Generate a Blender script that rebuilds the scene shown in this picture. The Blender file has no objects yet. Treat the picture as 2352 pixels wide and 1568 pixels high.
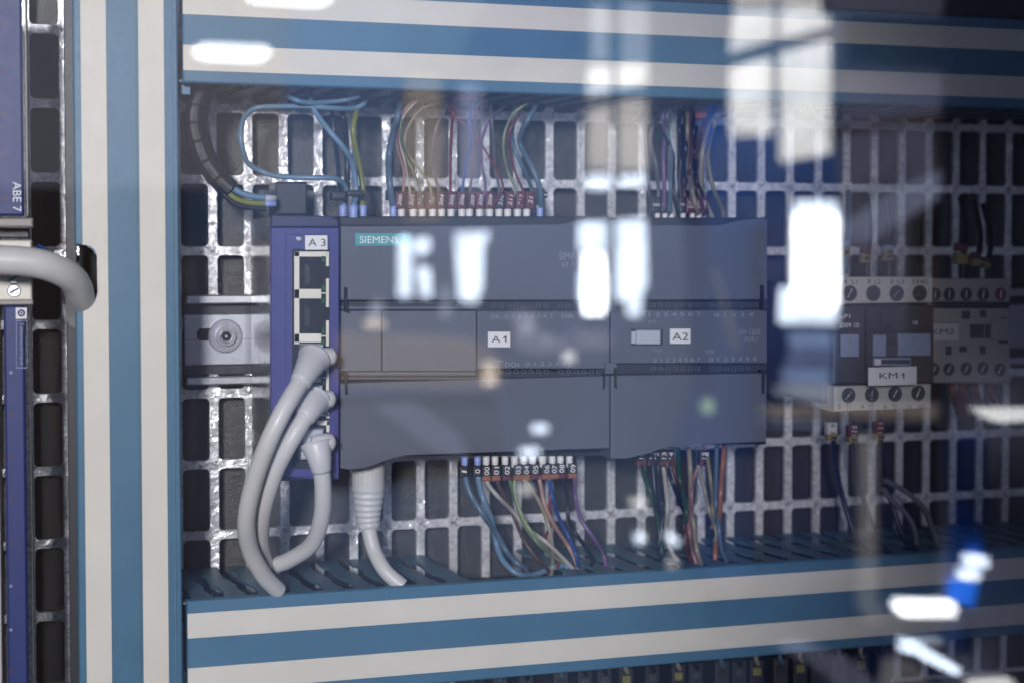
import bpy, bmesh, math, random
from mathutils import Vector, Matrix
random.seed(7)
S = bpy.context.scene
COL = S.collection
# ---------------------------------------------------------------- camera
F_PX, CX, HZ = 3469.0, 1176.0, 576.0            # focal length and optical axis in the units of the 2352 x 1568 photo
PITCH, YAW, DIST = math.radians(2.0), math.atan(.2999), .64
CY = HZ + F_PX*math.tan(PITCH)
cam_d = bpy.data.cameras.new('camera'); cam = bpy.data.objects.new('camera', cam_d); COL.objects.link(cam)
cam.location = (0, -DIST, 0)
cam.rotation_euler = (math.pi/2 - PITCH, 0, -YAW)
cam_d.sensor_width = 36; cam_d.lens = 36*F_PX/2352
cam_d.shift_y = -(784-CY)/2352
cam_d.clip_start = .02; cam_d.clip_end = 60
cam_d.dof.use_dof = True; cam_d.dof.focus_distance = .585; cam_d.dof.aperture_fstop = 7.5
S.camera = cam
# ---------------------------------------------------------------- world (the room's soft daylight)
W = bpy.data.worlds.new('World'); S.world = W; W.use_nodes = True
bg = W.node_tree.nodes['Background']
bg.inputs[0].default_value = (.55, .66, 1.0, 1); bg.inputs[1].default_value = .05
S.view_settings.view_transform = 'Standard'; S.view_settings.look = 'None'
S.view_settings.exposure = 0; S.view_settings.gamma = 1; S.view_settings.use_curve_mapping = False
GLASS_Y = -.15
def ray(x, y):
    v = ((x-CX)/F_PX, 1.0, -(y-CY)/F_PX)
    c, s = math.cos(PITCH), math.sin(PITCH)
    v = (v[0], v[1]*c+v[2]*s, -v[1]*s+v[2]*c)
    c, s = math.cos(YAW), math.sin(YAW)
    return (v[0]*c+v[1]*s, -v[0]*s+v[1]*c, v[2])
def P(x, y, Y):                                  # point of the plane at depth Y (millimetres) that the photo shows at x, y
    r = ray(x, y); t = (Y*.001+DIST)/r[1]
    return Vector((r[0]*t, Y*.001, r[2]*t))
def R(x, y, Y):                                  # point of the room behind the camera (metres) that the glass mirrors at x, y
    r = ray(x, y); t = ((GLASS_Y+DIST)+(GLASS_Y-Y))/r[1]
    return Vector((r[0]*t, Y, r[2]*t))
def area(name, loc, target, w, h, power, col=(1,1,1)):
    l = bpy.data.lights.new(name, 'AREA'); l.shape = 'RECTANGLE'; l.size = w; l.size_y = h; l.energy = power; l.color = col
    o = bpy.data.objects.new(name, l); COL.objects.link(o); o.location = loc
    o.rotation_euler = (Vector(target)-Vector(loc)).to_track_quat('-Z', 'Y').to_euler(); return o
# daylight of the tall hall windows to the right behind the photographer
area('window_light', R(1872, 600, -3.46), (.14, 0, -.02), .12, .26, 1.3, (.96, .97, 1))
area('far_window_light', R(1363, 652, -3.46), (.14, 0, -.02), .055, .16, .5, (.96, .97, 1))
# an unseen spot added off to the left that reaches the left and middle of the cabinet
sp = bpy.data.lights.new('added_key_spot', 'SPOT'); sp.energy = 102; sp.color = (1, .975, .95); sp.shadow_soft_size = .07
sp.spot_size = math.radians(24.3); sp.spot_blend = .62
so = bpy.data.objects.new('added_key_spot', sp); COL.objects.link(so); so.location = (-.30, -1.35, .20)
so.rotation_euler = (Vector((.072, 0, -.05))-so.location).to_track_quat('-Z', 'Y').to_euler()
# unseen lamps added high in the hall to brighten the far hall wall and the machines in front of it
area('hall_wall_fill', (1.6, -3.4, 2.4), (1.9, -6.2, 0), 2.2, .5, 100, (.76, .83, 1))
area('hall_aisle_fill', (1.2, -1.4, 1.5), (1.5, -3.0, 0), .8, .3, 60, (1, .93, .95))

# ---------------------------------------------------------------- materials
def nd(nt, t, **k):
    n = nt.nodes.new(t)
    for a, b in k.items(): setattr(n, a, b)
    return n
def mat(name, col, rough=.5, metal=0., var=.06, bump=.0, scale=300, emit=None, es=0, coat=0, rvar=.08, sub=0):
    m = bpy.data.materials.new(name); m.use_nodes = True; nt = m.node_tree
    b = nt.nodes['Principled BSDF']
    b.inputs['Metallic'].default_value = metal
    b.inputs['Coat Weight'].default_value = coat
    tc = nd(nt, 'ShaderNodeTexCoord'); n = nd(nt, 'ShaderNodeTexNoise')
    n.inputs['Scale'].default_value = scale; n.inputs['Detail'].default_value = 5
    nt.links.new(tc.outputs['Object'], n.inputs['Vector'])
    n2 = nd(nt, 'ShaderNodeTexNoise'); n2.inputs['Scale'].default_value = scale*.12; n2.inputs['Detail'].default_value = 3
    nt.links.new(tc.outputs['Object'], n2.inputs['Vector'])
    mx = nd(nt, 'ShaderNodeMix', data_type='RGBA')
    mx.inputs['A'].default_value = (*[c*(1-var) for c in col], 1); mx.inputs['B'].default_value = (*[min(1, c*(1+var)) for c in col], 1)
    nt.links.new(n2.outputs['Fac'], mx.inputs['Factor']); nt.links.new(mx.outputs['Result'], b.inputs['Base Color'])
    mr = nd(nt, 'ShaderNodeMapRange'); mr.inputs['From Min'].default_value = .3; mr.inputs['From Max'].default_value = .7
    mr.inputs['To Min'].default_value = max(.03, rough-rvar); mr.inputs['To Max'].default_value = min(1, rough+rvar)
    nt.links.new(n.outputs['Fac'], mr.inputs['Value']); nt.links.new(mr.outputs['Result'], b.inputs['Roughness'])
    if bump:
        bp = nd(nt, 'ShaderNodeBump'); bp.inputs['Strength'].default_value = bump; bp.inputs['Distance'].default_value = .0004
        nt.links.new(n.outputs['Fac'], bp.inputs['Height']); nt.links.new(bp.outputs['Normal'], b.inputs['Normal'])
    if emit:
        b.inputs['Emission Color'].default_value = (*emit, 1); b.inputs['Emission Strength'].default_value = es
    return m
M = {}
M['blue'] = mat('duct_blue', (.056, .150, .25), .42, var=.12, bump=.05, scale=500)
M['bluelip'] = mat('duct_blue_lip', (.09, .19, .30), .4, bump=.05, scale=500)
M['teal'] = mat('duct_slotted_blue', (.06, .13, .18), .45, var=.12, bump=.1, scale=600)
M['cream'] = mat('stripe_cream', (.64, .605, .55), .5, var=.08, bump=.08, scale=500)
M['plc'] = mat('anthracite_plastic', (.088, .10, .14), .5, var=.05, bump=.35, scale=2600)
M['plc2'] = mat('anthracite_plastic_mid', (.105, .117, .155), .52, var=.05, bump=.3, scale=2600)
M['dark'] = mat('dark_plastic', (.022, .024, .035), .45, var=.1, bump=.1, scale=900)
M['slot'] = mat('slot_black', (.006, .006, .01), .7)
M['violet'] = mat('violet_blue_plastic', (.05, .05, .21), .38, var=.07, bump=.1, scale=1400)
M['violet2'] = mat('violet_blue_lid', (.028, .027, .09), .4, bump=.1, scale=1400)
M['glossydark'] = mat('glossy_side', (.014, .014, .03), .2)
M['jack'] = mat('jack_cream', (.70, .67, .60), .45, bump=.1, scale=900)
M['led'] = mat('led_green', (.03, .10, .05), .25)
M['grey'] = mat('cable_grey', (.56, .55, .55), .42, var=.06, bump=.12, scale=900)
M['boot'] = mat('boot_grey', (.54, .54, .56), .4, var=.05, bump=.1, scale=900)
M['paper'] = mat('label_paper', (.72, .71, .74), .6, var=.02)
M['ink'] = mat('ink', (.02, .02, .03), .6)
M['white'] = mat('white_print', (.75, .76, .8), .6)
M['faint'] = mat('faint_print', (.24, .27, .34), .6)
M['logo'] = mat('teal_badge', (.075, .32, .36), .45)
M['ferw'] = mat('ferrule_white', (.68, .66, .68), .4, bump=.05)
M['ferb'] = mat('ferrule_blue', (.27, .34, .70), .38, bump=.05)
M['sleeved'] = mat('sleeve_black', (.022, .022, .03), .5)
M['sleevem'] = mat('sleeve_maroon', (.10, .022, .028), .5)
M['sleeveo'] = mat('sleeve_orange', (.26, .10, .045), .5)
M['sleevey'] = mat('sleeve_yellow', (.26, .21, .08), .5)
M['tape'] = mat('black_tape', (.007, .007, .011), .42, bump=.5, scale=300, var=.2)
M['zinc'] = mat('zinc_rail', (.40, .42, .47), .36, metal=.9, var=.05, bump=.06, scale=900, rvar=.03)
M['steel'] = mat('steel_bolt', (.45, .46, .5), .3, metal=1., var=.1, bump=.2, scale=700)
M['zinclip'] = mat('zinc_lip', (.62, .63, .68), .3, metal=.9, bump=.1, scale=500, rvar=.03)
M['railgroove'] = mat('rail_groove_dark', (.05, .052, .065), .35, metal=.3)
M['steelw'] = mat('washer_steel', (.26, .27, .31), .36, metal=.8, bump=.04, scale=900, rvar=.04)
M['screwhole'] = mat('screw_recess', (.05, .05, .055), .5, bump=.2)
M['contw'] = mat('terminal_light_grey', (.50, .48, .47), .5, var=.04, bump=.1, scale=900)
M['contb'] = mat('contactor_beige', (.33, .30, .29), .55, var=.05, bump=.1, scale=900)
M['contd'] = mat('contactor_black', (.035, .035, .045), .45, bump=.1, scale=900)
M['contp'] = mat('contactor_pane', (.22, .26, .40), .3)
M['modblue'] = mat('module_blue', (.007, .022, .14), .5, var=.1, rvar=.02)
M['bright_blue'] = mat('bright_blue', (.02, .17, .75), .4)
M['red'] = mat('red_plastic', (.16, .045, .045), .45)
M['orange'] = mat('orange_plastic', (.34, .10, .05), .45)
M['clip'] = mat('clip_grey', (.42, .45, .52), .4, bump=.2, scale=700)
for n_, c_ in dict(slate=(.13, .21, .31), lightblue=(.19, .33, .50), navy=(.02, .03, .075), blue2=(.03, .10, .42), green=(.17, .27, .15), dgreen=(.03, .12, .07),
                   yellowgreen=(.27, .29, .04), palegreen=(.36, .44, .26), brown=(.13, .065, .05), redb=(.28, .05, .05), pink=(.42, .22, .23), salmon=(.55, .33, .27), violet_w=(.23, .13, .33),
                   white_w=(.58, .55, .54), beige=(.40, .36, .27), greyw=(.20, .20, .24), black=(.015, .015, .022), orange_w=(.44, .17, .06), olive=(.30, .27, .10)).items():
    M['w_'+n_] = mat('insulation_'+n_, tuple(v*.66 for v in c_), .38, var=.08, bump=.05, scale=700)

def plate_mat():
    m = bpy.data.materials.new('galvanised_sheet'); m.use_nodes = True; nt = m.node_tree; b = nt.nodes['Principled BSDF']
    tc = nd(nt, 'ShaderNodeTexCoord')
    wn = nd(nt, 'ShaderNodeTexNoise'); wn.inputs['Scale'].default_value = 500; wn.inputs['Detail'].default_value = 3
    nt.links.new(tc.outputs['Object'], wn.inputs['Vector'])
    ad = nd(nt, 'ShaderNodeMix', data_type='VECTOR'); ad.inputs['Factor'].default_value = .0035
    nt.links.new(tc.outputs['Object'], ad.inputs['A']); nt.links.new(wn.outputs['Color'], ad.inputs['B'])
    v = nd(nt, 'ShaderNodeTexVoronoi', feature='F1'); v.inputs['Scale'].default_value = 620
    nt.links.new(ad.outputs['Result'], v.inputs['Vector'])
    ve = nd(nt, 'ShaderNodeTexVoronoi', feature='DISTANCE_TO_EDGE'); ve.inputs['Scale'].default_value = 330
    nt.links.new(ad.outputs['Result'], ve.inputs['Vector'])
    cr = nd(nt, 'ShaderNodeValToRGB'); cr.color_ramp.elements[0].color = (.55, .55, .59, 1); cr.color_ramp.elements[1].color = (1, .99, 1, 1)
    nt.links.new(v.outputs['Color'], cr.inputs['Fac'])
    cr2 = nd(nt, 'ShaderNodeValToRGB'); cr2.color_ramp.elements[0].color = (.25, .25, .28, 1); cr2.color_ramp.elements[1].color = (1, 1, 1, 1)
    cr2.color_ramp.elements[1].position = .03
    nt.links.new(ve.outputs['Distance'], cr2.inputs['Fac'])
    mx = nd(nt, 'ShaderNodeMix', data_type='RGBA', blend_type='MULTIPLY'); mx.inputs['Factor'].default_value = .8
    nt.links.new(cr.outputs['Color'], mx.inputs['A']); nt.links.new(cr2.outputs['Color'], mx.inputs['B'])
    nt.links.new(mx.outputs['Result'], b.inputs['Base Color'])
    b.inputs['Metallic'].default_value = .42
    mr = nd(nt, 'ShaderNodeMapRange'); mr.inputs['To Min'].default_value = .10; mr.inputs['To Max'].default_value = .26
    nt.links.new(v.outputs['Color'], mr.inputs['Value']); nt.links.new(mr.outputs['Result'], b.inputs['Roughness'])
    n2 = nd(nt, 'ShaderNodeTexNoise'); n2.inputs['Scale'].default_value = 260; n2.inputs['Detail'].default_value = 4; n2.inputs['Roughness'].default_value = .65
    n2.inputs['Distortion'].default_value = 1.5
    nt.links.new(tc.outputs['Object'], n2.inputs['Vector'])
    bp = nd(nt, 'ShaderNodeBump'); bp.inputs['Strength'].default_value = .42; bp.inputs['Distance'].default_value = .0010
    nt.links.new(n2.outputs['Fac'], bp.inputs['Height']); nt.links.new(bp.outputs['Normal'], b.inputs['Normal'])
    return m
M['plate'] = plate_mat()
def back_mat():
    m = bpy.data.materials.new('hammered_grey_paint'); m.use_nodes = True; nt = m.node_tree; b = nt.nodes['Principled BSDF']
    tc = nd(nt, 'ShaderNodeTexCoord'); n = nd(nt, 'ShaderNodeTexNoise'); n.inputs['Scale'].default_value = 1900; n.inputs['Detail'].default_value = 2
    nt.links.new(tc.outputs['Object'], n.inputs['Vector'])
    b.inputs['Base Color'].default_value = (.024, .023, .024, 1); b.inputs['Roughness'].default_value = .3
    b.inputs['Specular IOR Level'].default_value = .7
    bp = nd(nt, 'ShaderNodeBump'); bp.inputs['Strength'].default_value = .8; bp.inputs['Distance'].default_value = .0004
    nt.links.new(n.outputs['Fac'], bp.inputs['Height']); nt.links.new(bp.outputs['Normal'], b.inputs['Normal'])
    return m
M['back'] = back_mat()

# ---------------------------------------------------------------- builders
def tag(o, label=None, cat=None, group=None, kind=None):
    if label: o['label'] = label
    if cat: o['category'] = cat
    if group: o['group'] = group
    if kind: o['kind'] = kind
    return o
def thing(name, label, cat, loc, group=None):
    o = bpy.data.objects.new(name, None); o.empty_display_size = .01; COL.objects.link(o); o.location = loc
    return tag(o, label, cat, group)
def root_loc(p):
    v = Vector((0, 0, 0))
    while p is not None: v = v + p.location; p = p.parent
    return v
def link(name, bm, m, parent=None, smooth=False):
    bmesh.ops.remove_doubles(bm, verts=bm.verts, dist=1e-7)
    bmesh.ops.recalc_face_normals(bm, faces=bm.faces)
    me = bpy.data.meshes.new(name)
    o = bpy.data.objects.new(name, me)
    off = root_loc(parent) if parent else sum((v.co for v in bm.verts), Vector())/max(1, len(bm.verts))
    bmesh.ops.translate(bm, verts=bm.verts, vec=-off)
    bm.to_mesh(me); bm.free()
    me.materials.append(M[m] if isinstance(m, str) else m)
    if smooth:
        for p in me.polygons: p.use_smooth = True
    COL.objects.link(o)
    if parent: o.parent = parent
    else: o.location = off
    return o
def prism(bm, pts, y0, y1, bev=0.):              # outline pts [(X, Z)] in metres, front y0, back y1
    f = [bm.verts.new((x, y0, z)) for x, z in pts]; b = [bm.verts.new((x, y1, z)) for x, z in pts]
    n = len(pts); front = bm.faces.new(f); bm.faces.new(b[::-1])
    for i in range(n): bm.faces.new((f[i], b[i], b[(i+1) % n], f[(i+1) % n]))
    if bev:
        ed = list(front.edges)
        bmesh.ops.bevel(bm, geom=ed, offset=bev, segments=2, affect='EDGES', profile=.5, clamp_overlap=True)
    return bm
def xz(pts, Y): return [(p.x, p.z) for p in (P(x, y, Y) for x, y in pts)]
def poly(name, pts, Y, depth, m, parent=None, bev=.0003):   # outline in photo units on the plane at depth Y mm
    bm = bmesh.new(); prism(bm, xz(pts, Y), Y*.001, (Y+depth)*.001, bev); return link(name, bm, m, parent)
def rect(x0, y0, x1, y1): return [(x0, y0), (x1, y0), (x1, y1), (x0, y1)]
def quad(name, x0, y0, x1, y1, Y, depth, m, parent=None, bev=.0003):      # true rectangle in X, Z through two photo corners
    a, b = P(x0, y0, Y), P(x1, y1, Y)
    bm = bmesh.new(); prism(bm, [(a.x, a.z), (b.x, a.z), (b.x, b.z), (a.x, b.z)], Y*.001, (Y+depth)*.001, bev); return link(name, bm, m, parent)
def box(name, x0, x1, y0, y1, z0, z1, m, parent=None, bev=.0003):
    bm = bmesh.new(); prism(bm, [(x0, z1), (x1, z1), (x1, z0), (x0, z0)], y0, y1, bev); return link(name, bm, m, parent)
def spline(pts, n=10):
    out = []; L = len(pts)
    for i in range(L-1):
        p0, p1, p2, p3 = pts[max(0, i-1)], pts[i], pts[i+1], pts[min(L-1, i+2)]
        for k in range(n):
            t = k/n; a = 2*p1; b = p2-p0; c = 2*p0-5*p1+4*p2-p3; d = 3*p1-p0-3*p2+p3
            out.append(.5*(a+b*t+c*t*t+d*t*t*t))
    out.append(pts[-1]); return out
def tube(bm, pts, r, seg=12, cap=True):
    rs = r if isinstance(r, list) else [r]*len(pts)
    rings = []; up = None
    for i, p in enumerate(pts):
        t = (pts[min(i+1, len(pts)-1)]-pts[max(i-1, 0)]).normalized()
        if up is None: up = t.orthogonal().normalized()
        up = (up-t*up.dot(t)).normalized(); s = t.cross(up)
        rings.append([bm.verts.new(p+rs[i]*(math.cos(a)*up+math.sin(a)*s)) for a in (2*math.pi*k/seg for k in range(seg))])
    for i in range(len(rings)-1):
        for k in range(seg):
            bm.faces.new((rings[i][k], rings[i][(k+1) % seg], rings[i+1][(k+1) % seg], rings[i+1][k]))
    if cap:
        bm.faces.new(rings[0][::-1]); bm.faces.new(rings[-1])
    return bm
def cyl(name, c, r, y0, y1, m, parent=None, seg=32, bev=0.):
    bm = bmesh.new(); prism(bm, [(c[0]+r*math.cos(2*math.pi*k/seg), c[1]+r*math.sin(2*math.pi*k/seg)) for k in range(seg)], y0, y1, bev)
    return link(name, bm, m, parent)
def ring(name, c, r0, r1, y0, y1, m, parent=None, seg=40):
    bm = bmesh.new(); R_ = []
    for r, y in ((r0, y0), (r1, y0), (r1, y1), (r0, y1)):
        R_.append([bm.verts.new((c[0]+r*math.cos(2*math.pi*k/seg), y, c[1]+r*math.sin(2*math.pi*k/seg))) for k in range(seg)])
    for j in range(4):
        for k in range(seg): bm.faces.new((R_[j][k], R_[j][(k+1) % seg], R_[(j+1) % 4][(k+1) % seg], R_[(j+1) % 4][k]))
    return link(name, bm, m, parent, True)
def text(body, x0, y0, x1, y1, Y, m, parent, turn=0, name='print', thick=.00006, lift=.00012, weight=0.):
    # lettering fitted in the photo rectangle, standing proud of the plane at depth Y; turn in degrees (90 reads upward, -90 downward)
    cu = bpy.data.curves.new('t', 'FONT'); cu.body = body; cu.size = 1; cu.resolution_u = 3; cu.offset = weight
    to = bpy.data.objects.new('t', cu); COL.objects.link(to)
    me = bpy.data.meshes.new_from_object(to)
    bpy.data.objects.remove(to); bpy.data.curves.remove(cu)
    bm = bmesh.new(); bm.from_mesh(me); bpy.data.meshes.remove(me)
    a = math.radians(turn); rot = Matrix.Rotation(a, 3, 'Z')
    for v in bm.verts: v.co = rot @ v.co
    xs = [v.co.x for v in bm.verts]; ys = [v.co.y for v in bm.verts]
    A, B = P(x0, y0, Y), P(x1, y1, Y)
    sx = (B.x-A.x)/(max(xs)-min(xs)); sy = (A.z-B.z)/(max(ys)-min(ys)); mx_, my_ = min(xs), min(ys)
    for v in bm.verts:
        v.co = Vector((A.x+(v.co.x-mx_)*sx, Y*.001-lift, B.z+(v.co.y-my_)*sy))
    ex = bmesh.ops.extrude_face_region(bm, geom=list(bm.faces))
    bmesh.ops.translate(bm, verts=[g for g in ex['geom'] if isinstance(g, bmesh.types.BMVert)], vec=(0, -thick, 0))
    return link(name, bm, m, parent)
ZR = {'A1': (0, 0, 2.931), 'A2': (800, 0, 2.931), 'A3': (1600, 0, 2.914), 'B1': (0, 480, 2.931), 'B2': (800, 480, 2.931), 'B3': (1600, 480, 2.914),
      'C1': (0, 1000, 2.591), 'C2': (800, 1000, 2.591), 'C3': (1600, 1000, 2.592), 'D1': (420, 180, 4.611), 'D2': (540, 480, 2.45),
      'D3': (1480, 220, 4.9), 'D4': (1440, 1020, 4.611), 'D5': (1850, 520, 2.9587), 'D6': (0, 400, 3.919), 'd': (0, 0, .97715)}
def Q(k, x, y):
    a, b, s = ZR[k]; return ((a+x/s)*.97715, (b+y/s)*.97715)
def rects(k, x0, y0, x1, y1): return (*Q(k, x0, y0), *Q(k, x1, y1))

# ---------------------------------------------------------------- cabinet back and perforated plate
bp = box('back_wall', -.30, .90, .014, .018, -.40, .35, 'back', bev=0); tag(bp, kind='structure')
def make_plate():
    bm = bmesh.new(); px, pz = .01478, .02976; X0, Z0 = .0616, .0594
    hw, hh, rr = (px-.0036)/2, (pz-.0036)/2, .0019
    def outline(cx, cz):
        pts = []
        for sx, sz, a0 in ((1, 1, 0), (-1, 1, 90), (-1, -1, 180), (1, -1, 270)):
            for k in range(5):
                a = math.radians(a0+22.5*k); pts.append((cx+sx*(hw-rr)+rr*math.cos(a), cz+sz*(hh-rr)+rr*math.sin(a)))
        return pts
    for i in range(-9, 34):
        for j in range(-9, 6):
            cx, cz = X0+(i+.5)*px, Z0+(j+.5)*pz
            if cx < -.08: continue
            h = outline(cx, cz)
            o = []
            for x, z in h:                       # radial map onto the cell rectangle
                dx, dz = x-cx, z-cz; s = min((px/2)/abs(dx) if dx else 9, (pz/2)/abs(dz) if dz else 9); o.append((cx+dx*s, cz+dz*s))
            # add exact corners by snapping the middle vertex of every quarter arc
            for q, (sx, sz) in enumerate(((1, 1), (-1, 1), (-1, -1), (1, -1))): o[q*5+2] = (cx+sx*px/2, cz+sz*pz/2)
            n = len(h)
            hv = [bm.verts.new((x, 0, z)) for x, z in h]; ov = [bm.verts.new((x, 0, z)) for x, z in o]
            hb = [bm.verts.new((x, .0022, z)) for x, z in h]
            hm = [bm.verts.new((cx+(x-cx)*.985, .0004, cz+(z-cz)*.993)) for x, z in h]
            for k in range(n):
                k2 = (k+1) % n
                bm.faces.new((ov[k], ov[k2], hv[k2], hv[k])); bm.faces.new((hv[k], hv[k2], hm[k2], hm[k])); bm.faces.new((hm[k], hm[k2], hb[k2], hb[k]))
    me = bpy.data.meshes.new('mounting_plate'); bmesh.ops.recalc_face_normals(bm, faces=bm.faces); bm.to_mesh(me); bm.free()
    for p in me.polygons:
        if p.normal.y > .9: p.flip()
    me.materials.append(M['plate']); o = bpy.data.objects.new('mounting_plate', me); COL.objects.link(o)
    return tag(o, 'galvanised perforated mounting plate with rows of tall rectangular holes', 'mounting plate')
make_plate()

# ---------------------------------------------------------------- DIN rail
zt, zb = P(480, 677, -7).z, P(480, 873, -7).z
rail = thing('din_rail', 'bright zinc mounting rail running behind the grey controller', 'rail', (P(425, 770, -7).x, -.0005, zb))
X0r, X1r = P(424, 770, -7).x, .52
def zr(y): return P(480, y, -7).z
for ya, yb in ((677, 699), (863, 884)):
    bm = bmesh.new(); prism(bm, [(X0r+(.0008 if ya < 700 else .0006), zr(ya)), (X1r, zr(ya)), (X1r, zr(yb)), (X0r, zr(yb))], -.0086, -.0070, .0007); link('rail_lip', bm, 'zinclip', rail)
for ya, yb in ((700, 722), (841, 862)):
    bm = bmesh.new(); prism(bm, [(X0r, zr(ya)), (X1r, zr(ya)), (X1r, zr(yb)), (X0r, zr(yb))], -.0012, -.0006); link('rail_groove', bm, 'railgroove', rail)  # groove's shade and dark reflection put into its colour
bm = bmesh.new(); prism(bm, [(X0r, zr(722)), (X1r, zr(722)), (X1r, zr(841)), (X0r, zr(841))], -.0026, -.0008, .0005); link('rail_base', bm, 'zinc', rail)
bm = bmesh.new(); prism(bm, [(X0r, zr(780)), (X1r, zr(780)), (X1r, zr(781)), (X0r, zr(781))], -.00265, -.0024); link('seam_line', bm, 'railgroove', rail)
c = P(517, 771, -3); bolt = thing('rail_bolt', 'round washer and socket bolt on the mounting rail left of the violet switch', 'bolt', (c.x, -.003, c.z))
cyl('washer', (c.x, c.z), .0070, -.0040, -.0026, 'steelw', bolt, 56, .0003)
ring('rim_line', (c.x, c.z), .0066, .0068, -.00405, -.0039, 'railgroove', bolt)
cyl('bolt_head', (c.x, c.z), .0040, -.0074, -.0038, 'steelw', bolt, 40, .0008)
ring('bolt_rim', (c.x, c.z), .0024, .0029, -.0078, -.0070, 'zinc', bolt)
cyl('socket', (c.x, c.z), .0022, -.00760, -.0073, 'slot', bolt, 6)
cyl('pin', (c.x, c.z), .0005, -.0080, -.0075, 'zinc', bolt, 12)
s_ = P(464, 768, -2.3); bm = bmesh.new()
prism(bm, [(s_.x+(.0034 if math.cos(a) > 0 else 0)+.0022*math.cos(a), s_.z+.0026*math.sin(a)) for a in (2*math.pi*k/24 for k in range(24))], -.0028, -.0025)
link('rail_slot', bm, 'slot', rail)

# ---------------------------------------------------------------- wiring ducts
FY = -.063
def duct_h(name, label, ztop, sgn, zs, x0, x1, slots):
    # zs: stripe borders from the top of the face downwards
    t = thing(name, label, 'wiring duct', (x0, 0, min(zs)))
    bm = bmesh.new(); prism(bm, [(x0, max(zs)-.0012), (x1, max(zs)-.0012), (x1, min(zs)+.0012), (x0, min(zs)+.0012)], FY+.0042, FY+.0058)
    link('trunk_back', bm, 'slot', t)
    bm = bmesh.new()                              # cover
    prism(bm, [(x0, max(zs)), (x1, max(zs)), (x1, min(zs)), (x0, min(zs))], FY, FY+.004, .0008)
    link('cover', bm, 'blue', t)
    for a, b in ((1, 2), (3, 4)):
        bm = bmesh.new(); prism(bm, [(x0+.0002, zs[a]), (x1, zs[a]), (x1, zs[b]), (x0+.0002, zs[b])], FY-.0004, FY+.0005, .00015)
        link('stripe', bm, 'cream', t)
    return t
XL, XR = P(419, 100, -63).x, .56
top = duct_h('wiring_duct', 'blue horizontal duct with two cream stripes above the controller', .1, 1, [.102, .0973, .0879, .0767, .0671, .0626], XL, XR, None)
bot = duct_h('wiring_duct', 'blue horizontal duct with two cream stripes below the controller', -.1, 1, [-.132, -.1367, -.1462, -.1575, -.1668, -.1715], P(429, 1400, -63).x, XR, None)
# side walls with S-shaped slots between fingers
def fingers(z, thick, x0, x1, pitch, skip, m, parent, y0=FY+.004, y1=-.001, sk=.0060, gap=.0050):
    bm = bmesh.new(); n = int((x1-x0)/pitch)
    for i in range(n+1):
        a = x0+i*pitch
        if i in skip: continue
        g = gap*random.uniform(.85, 1.15)
        prof = [(0, 0, 0), (.10, .0002, 0), (.16, .0006, .5), (.30, .0016, .5), (.36, .0020, -.1), (.52, sk*.62, -.1), (.60, sk*.72, .55), (.74, sk*.85, .55), (.80, sk, 0), (1, sk*1.05, 0)]
        lft = [(a - s + (g/2 if w <= 0 else g/2+.0009)*1.0, y0+(y1-y0)*t) for t, s, w in prof]
        rgt = [(a+pitch - s - (g/2 if w <= 0 else g/2+.0009), y0+(y1-y0)*t) for t, s, w in prof]
        pts = lft+rgt[::-1]
        up = [bm.verts.new((x, y, z)) for x, y in pts]; dn = [bm.verts.new((x, y, z-thick)) for x, y in pts]
        k = len(pts)
        bm.faces.new(up); bm.faces.new(dn[::-1])
        for j in range(k): bm.faces.new((up[j], dn[j], dn[(j+1) % k], up[(j+1) % k]))
    f1 = [(x0-.01, y0-.001), (x1, y0-.001), (x1, y0+.004), (x0-.01, y0+.004)]
    up = [bm.verts.new((x, y, z-.0004)) for x, y in f1]; dn = [bm.verts.new((x, y, z-thick-.0002)) for x, y in f1]
    bm.faces.new(up); bm.faces.new(dn[::-1])
    for j in range(4): bm.faces.new((up[j], dn[j], dn[(j+1) % 4], up[(j+1) % 4]))
    return link('slotted_or_shade_side', bm, m, parent)
fingers(-.1325, .0012, P(429, 1400, -60).x, XR, .0127, {9, 10, 11}, 'teal', bot)
fingers(.0645, .0012, XL, XR, .0127, {}, 'teal', top)
box('slot_shade_sheet', XL, XR, -.0585, -.0012, -.1450, -.1440, 'slot', bot, 0)  # black sheets added for the shade inside the ducts
box('slot_shade_sheet', XL, XR, -.0585, -.0012, .0720, .0730, 'slot', top, 0)
cs = box('cover_strip', .19, XR, -.050, -.047, .1042, .19, 'dark', None, .0005); tag(cs, 'dark cover strip above the right part of the top duct', 'cover strip')
# vertical duct on the left with a cut-out for the thick cable
def vx(d): return P(d, 520, -63).x
vs = [vx(171), vx(189), vx(248), vx(321), vx(380), vx(412)]
vd = thing('wiring_duct', 'blue vertical duct with two cream stripes and a notch cut in its left edge', 'wiring duct', (vs[2], 0, -.25))
nt_, nb_, nr_ = P(172, 563, -63).z, P(172, 698, -63).z, P(223, 630, -63).x
def notch(xl, xr, zlo, zhi):
    r = .004; pts = [(xl, zhi), (xr, zhi), (xr, zlo), (xl, zlo)]
    out = [(xl, zhi), (xr, zhi), (xr, zlo), (xl, zlo), (xl, nb_)]
    if xl >= nr_: return pts
    arc1 = [(nr_-r+r*math.cos(a), nb_+r+r*math.sin(a)) for a in (math.radians(-90+15*k) for k in range(7))]
    arc2 = [(nr_-r+r*math.cos(a), nt_-r+r*math.sin(a)) for a in (math.radians(15*k) for k in range(7))]
    arc = [p for p in arc1+arc2 if p[0] > xl+1e-5]
    if xr > nr_: return out+arc+[(xl, nt_)]
    return None
bm = bmesh.new(); prism(bm, notch(vs[0], vs[5], -.25, .2), FY, FY+.004, .0007); link('cover', bm, 'blue', vd)
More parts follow.
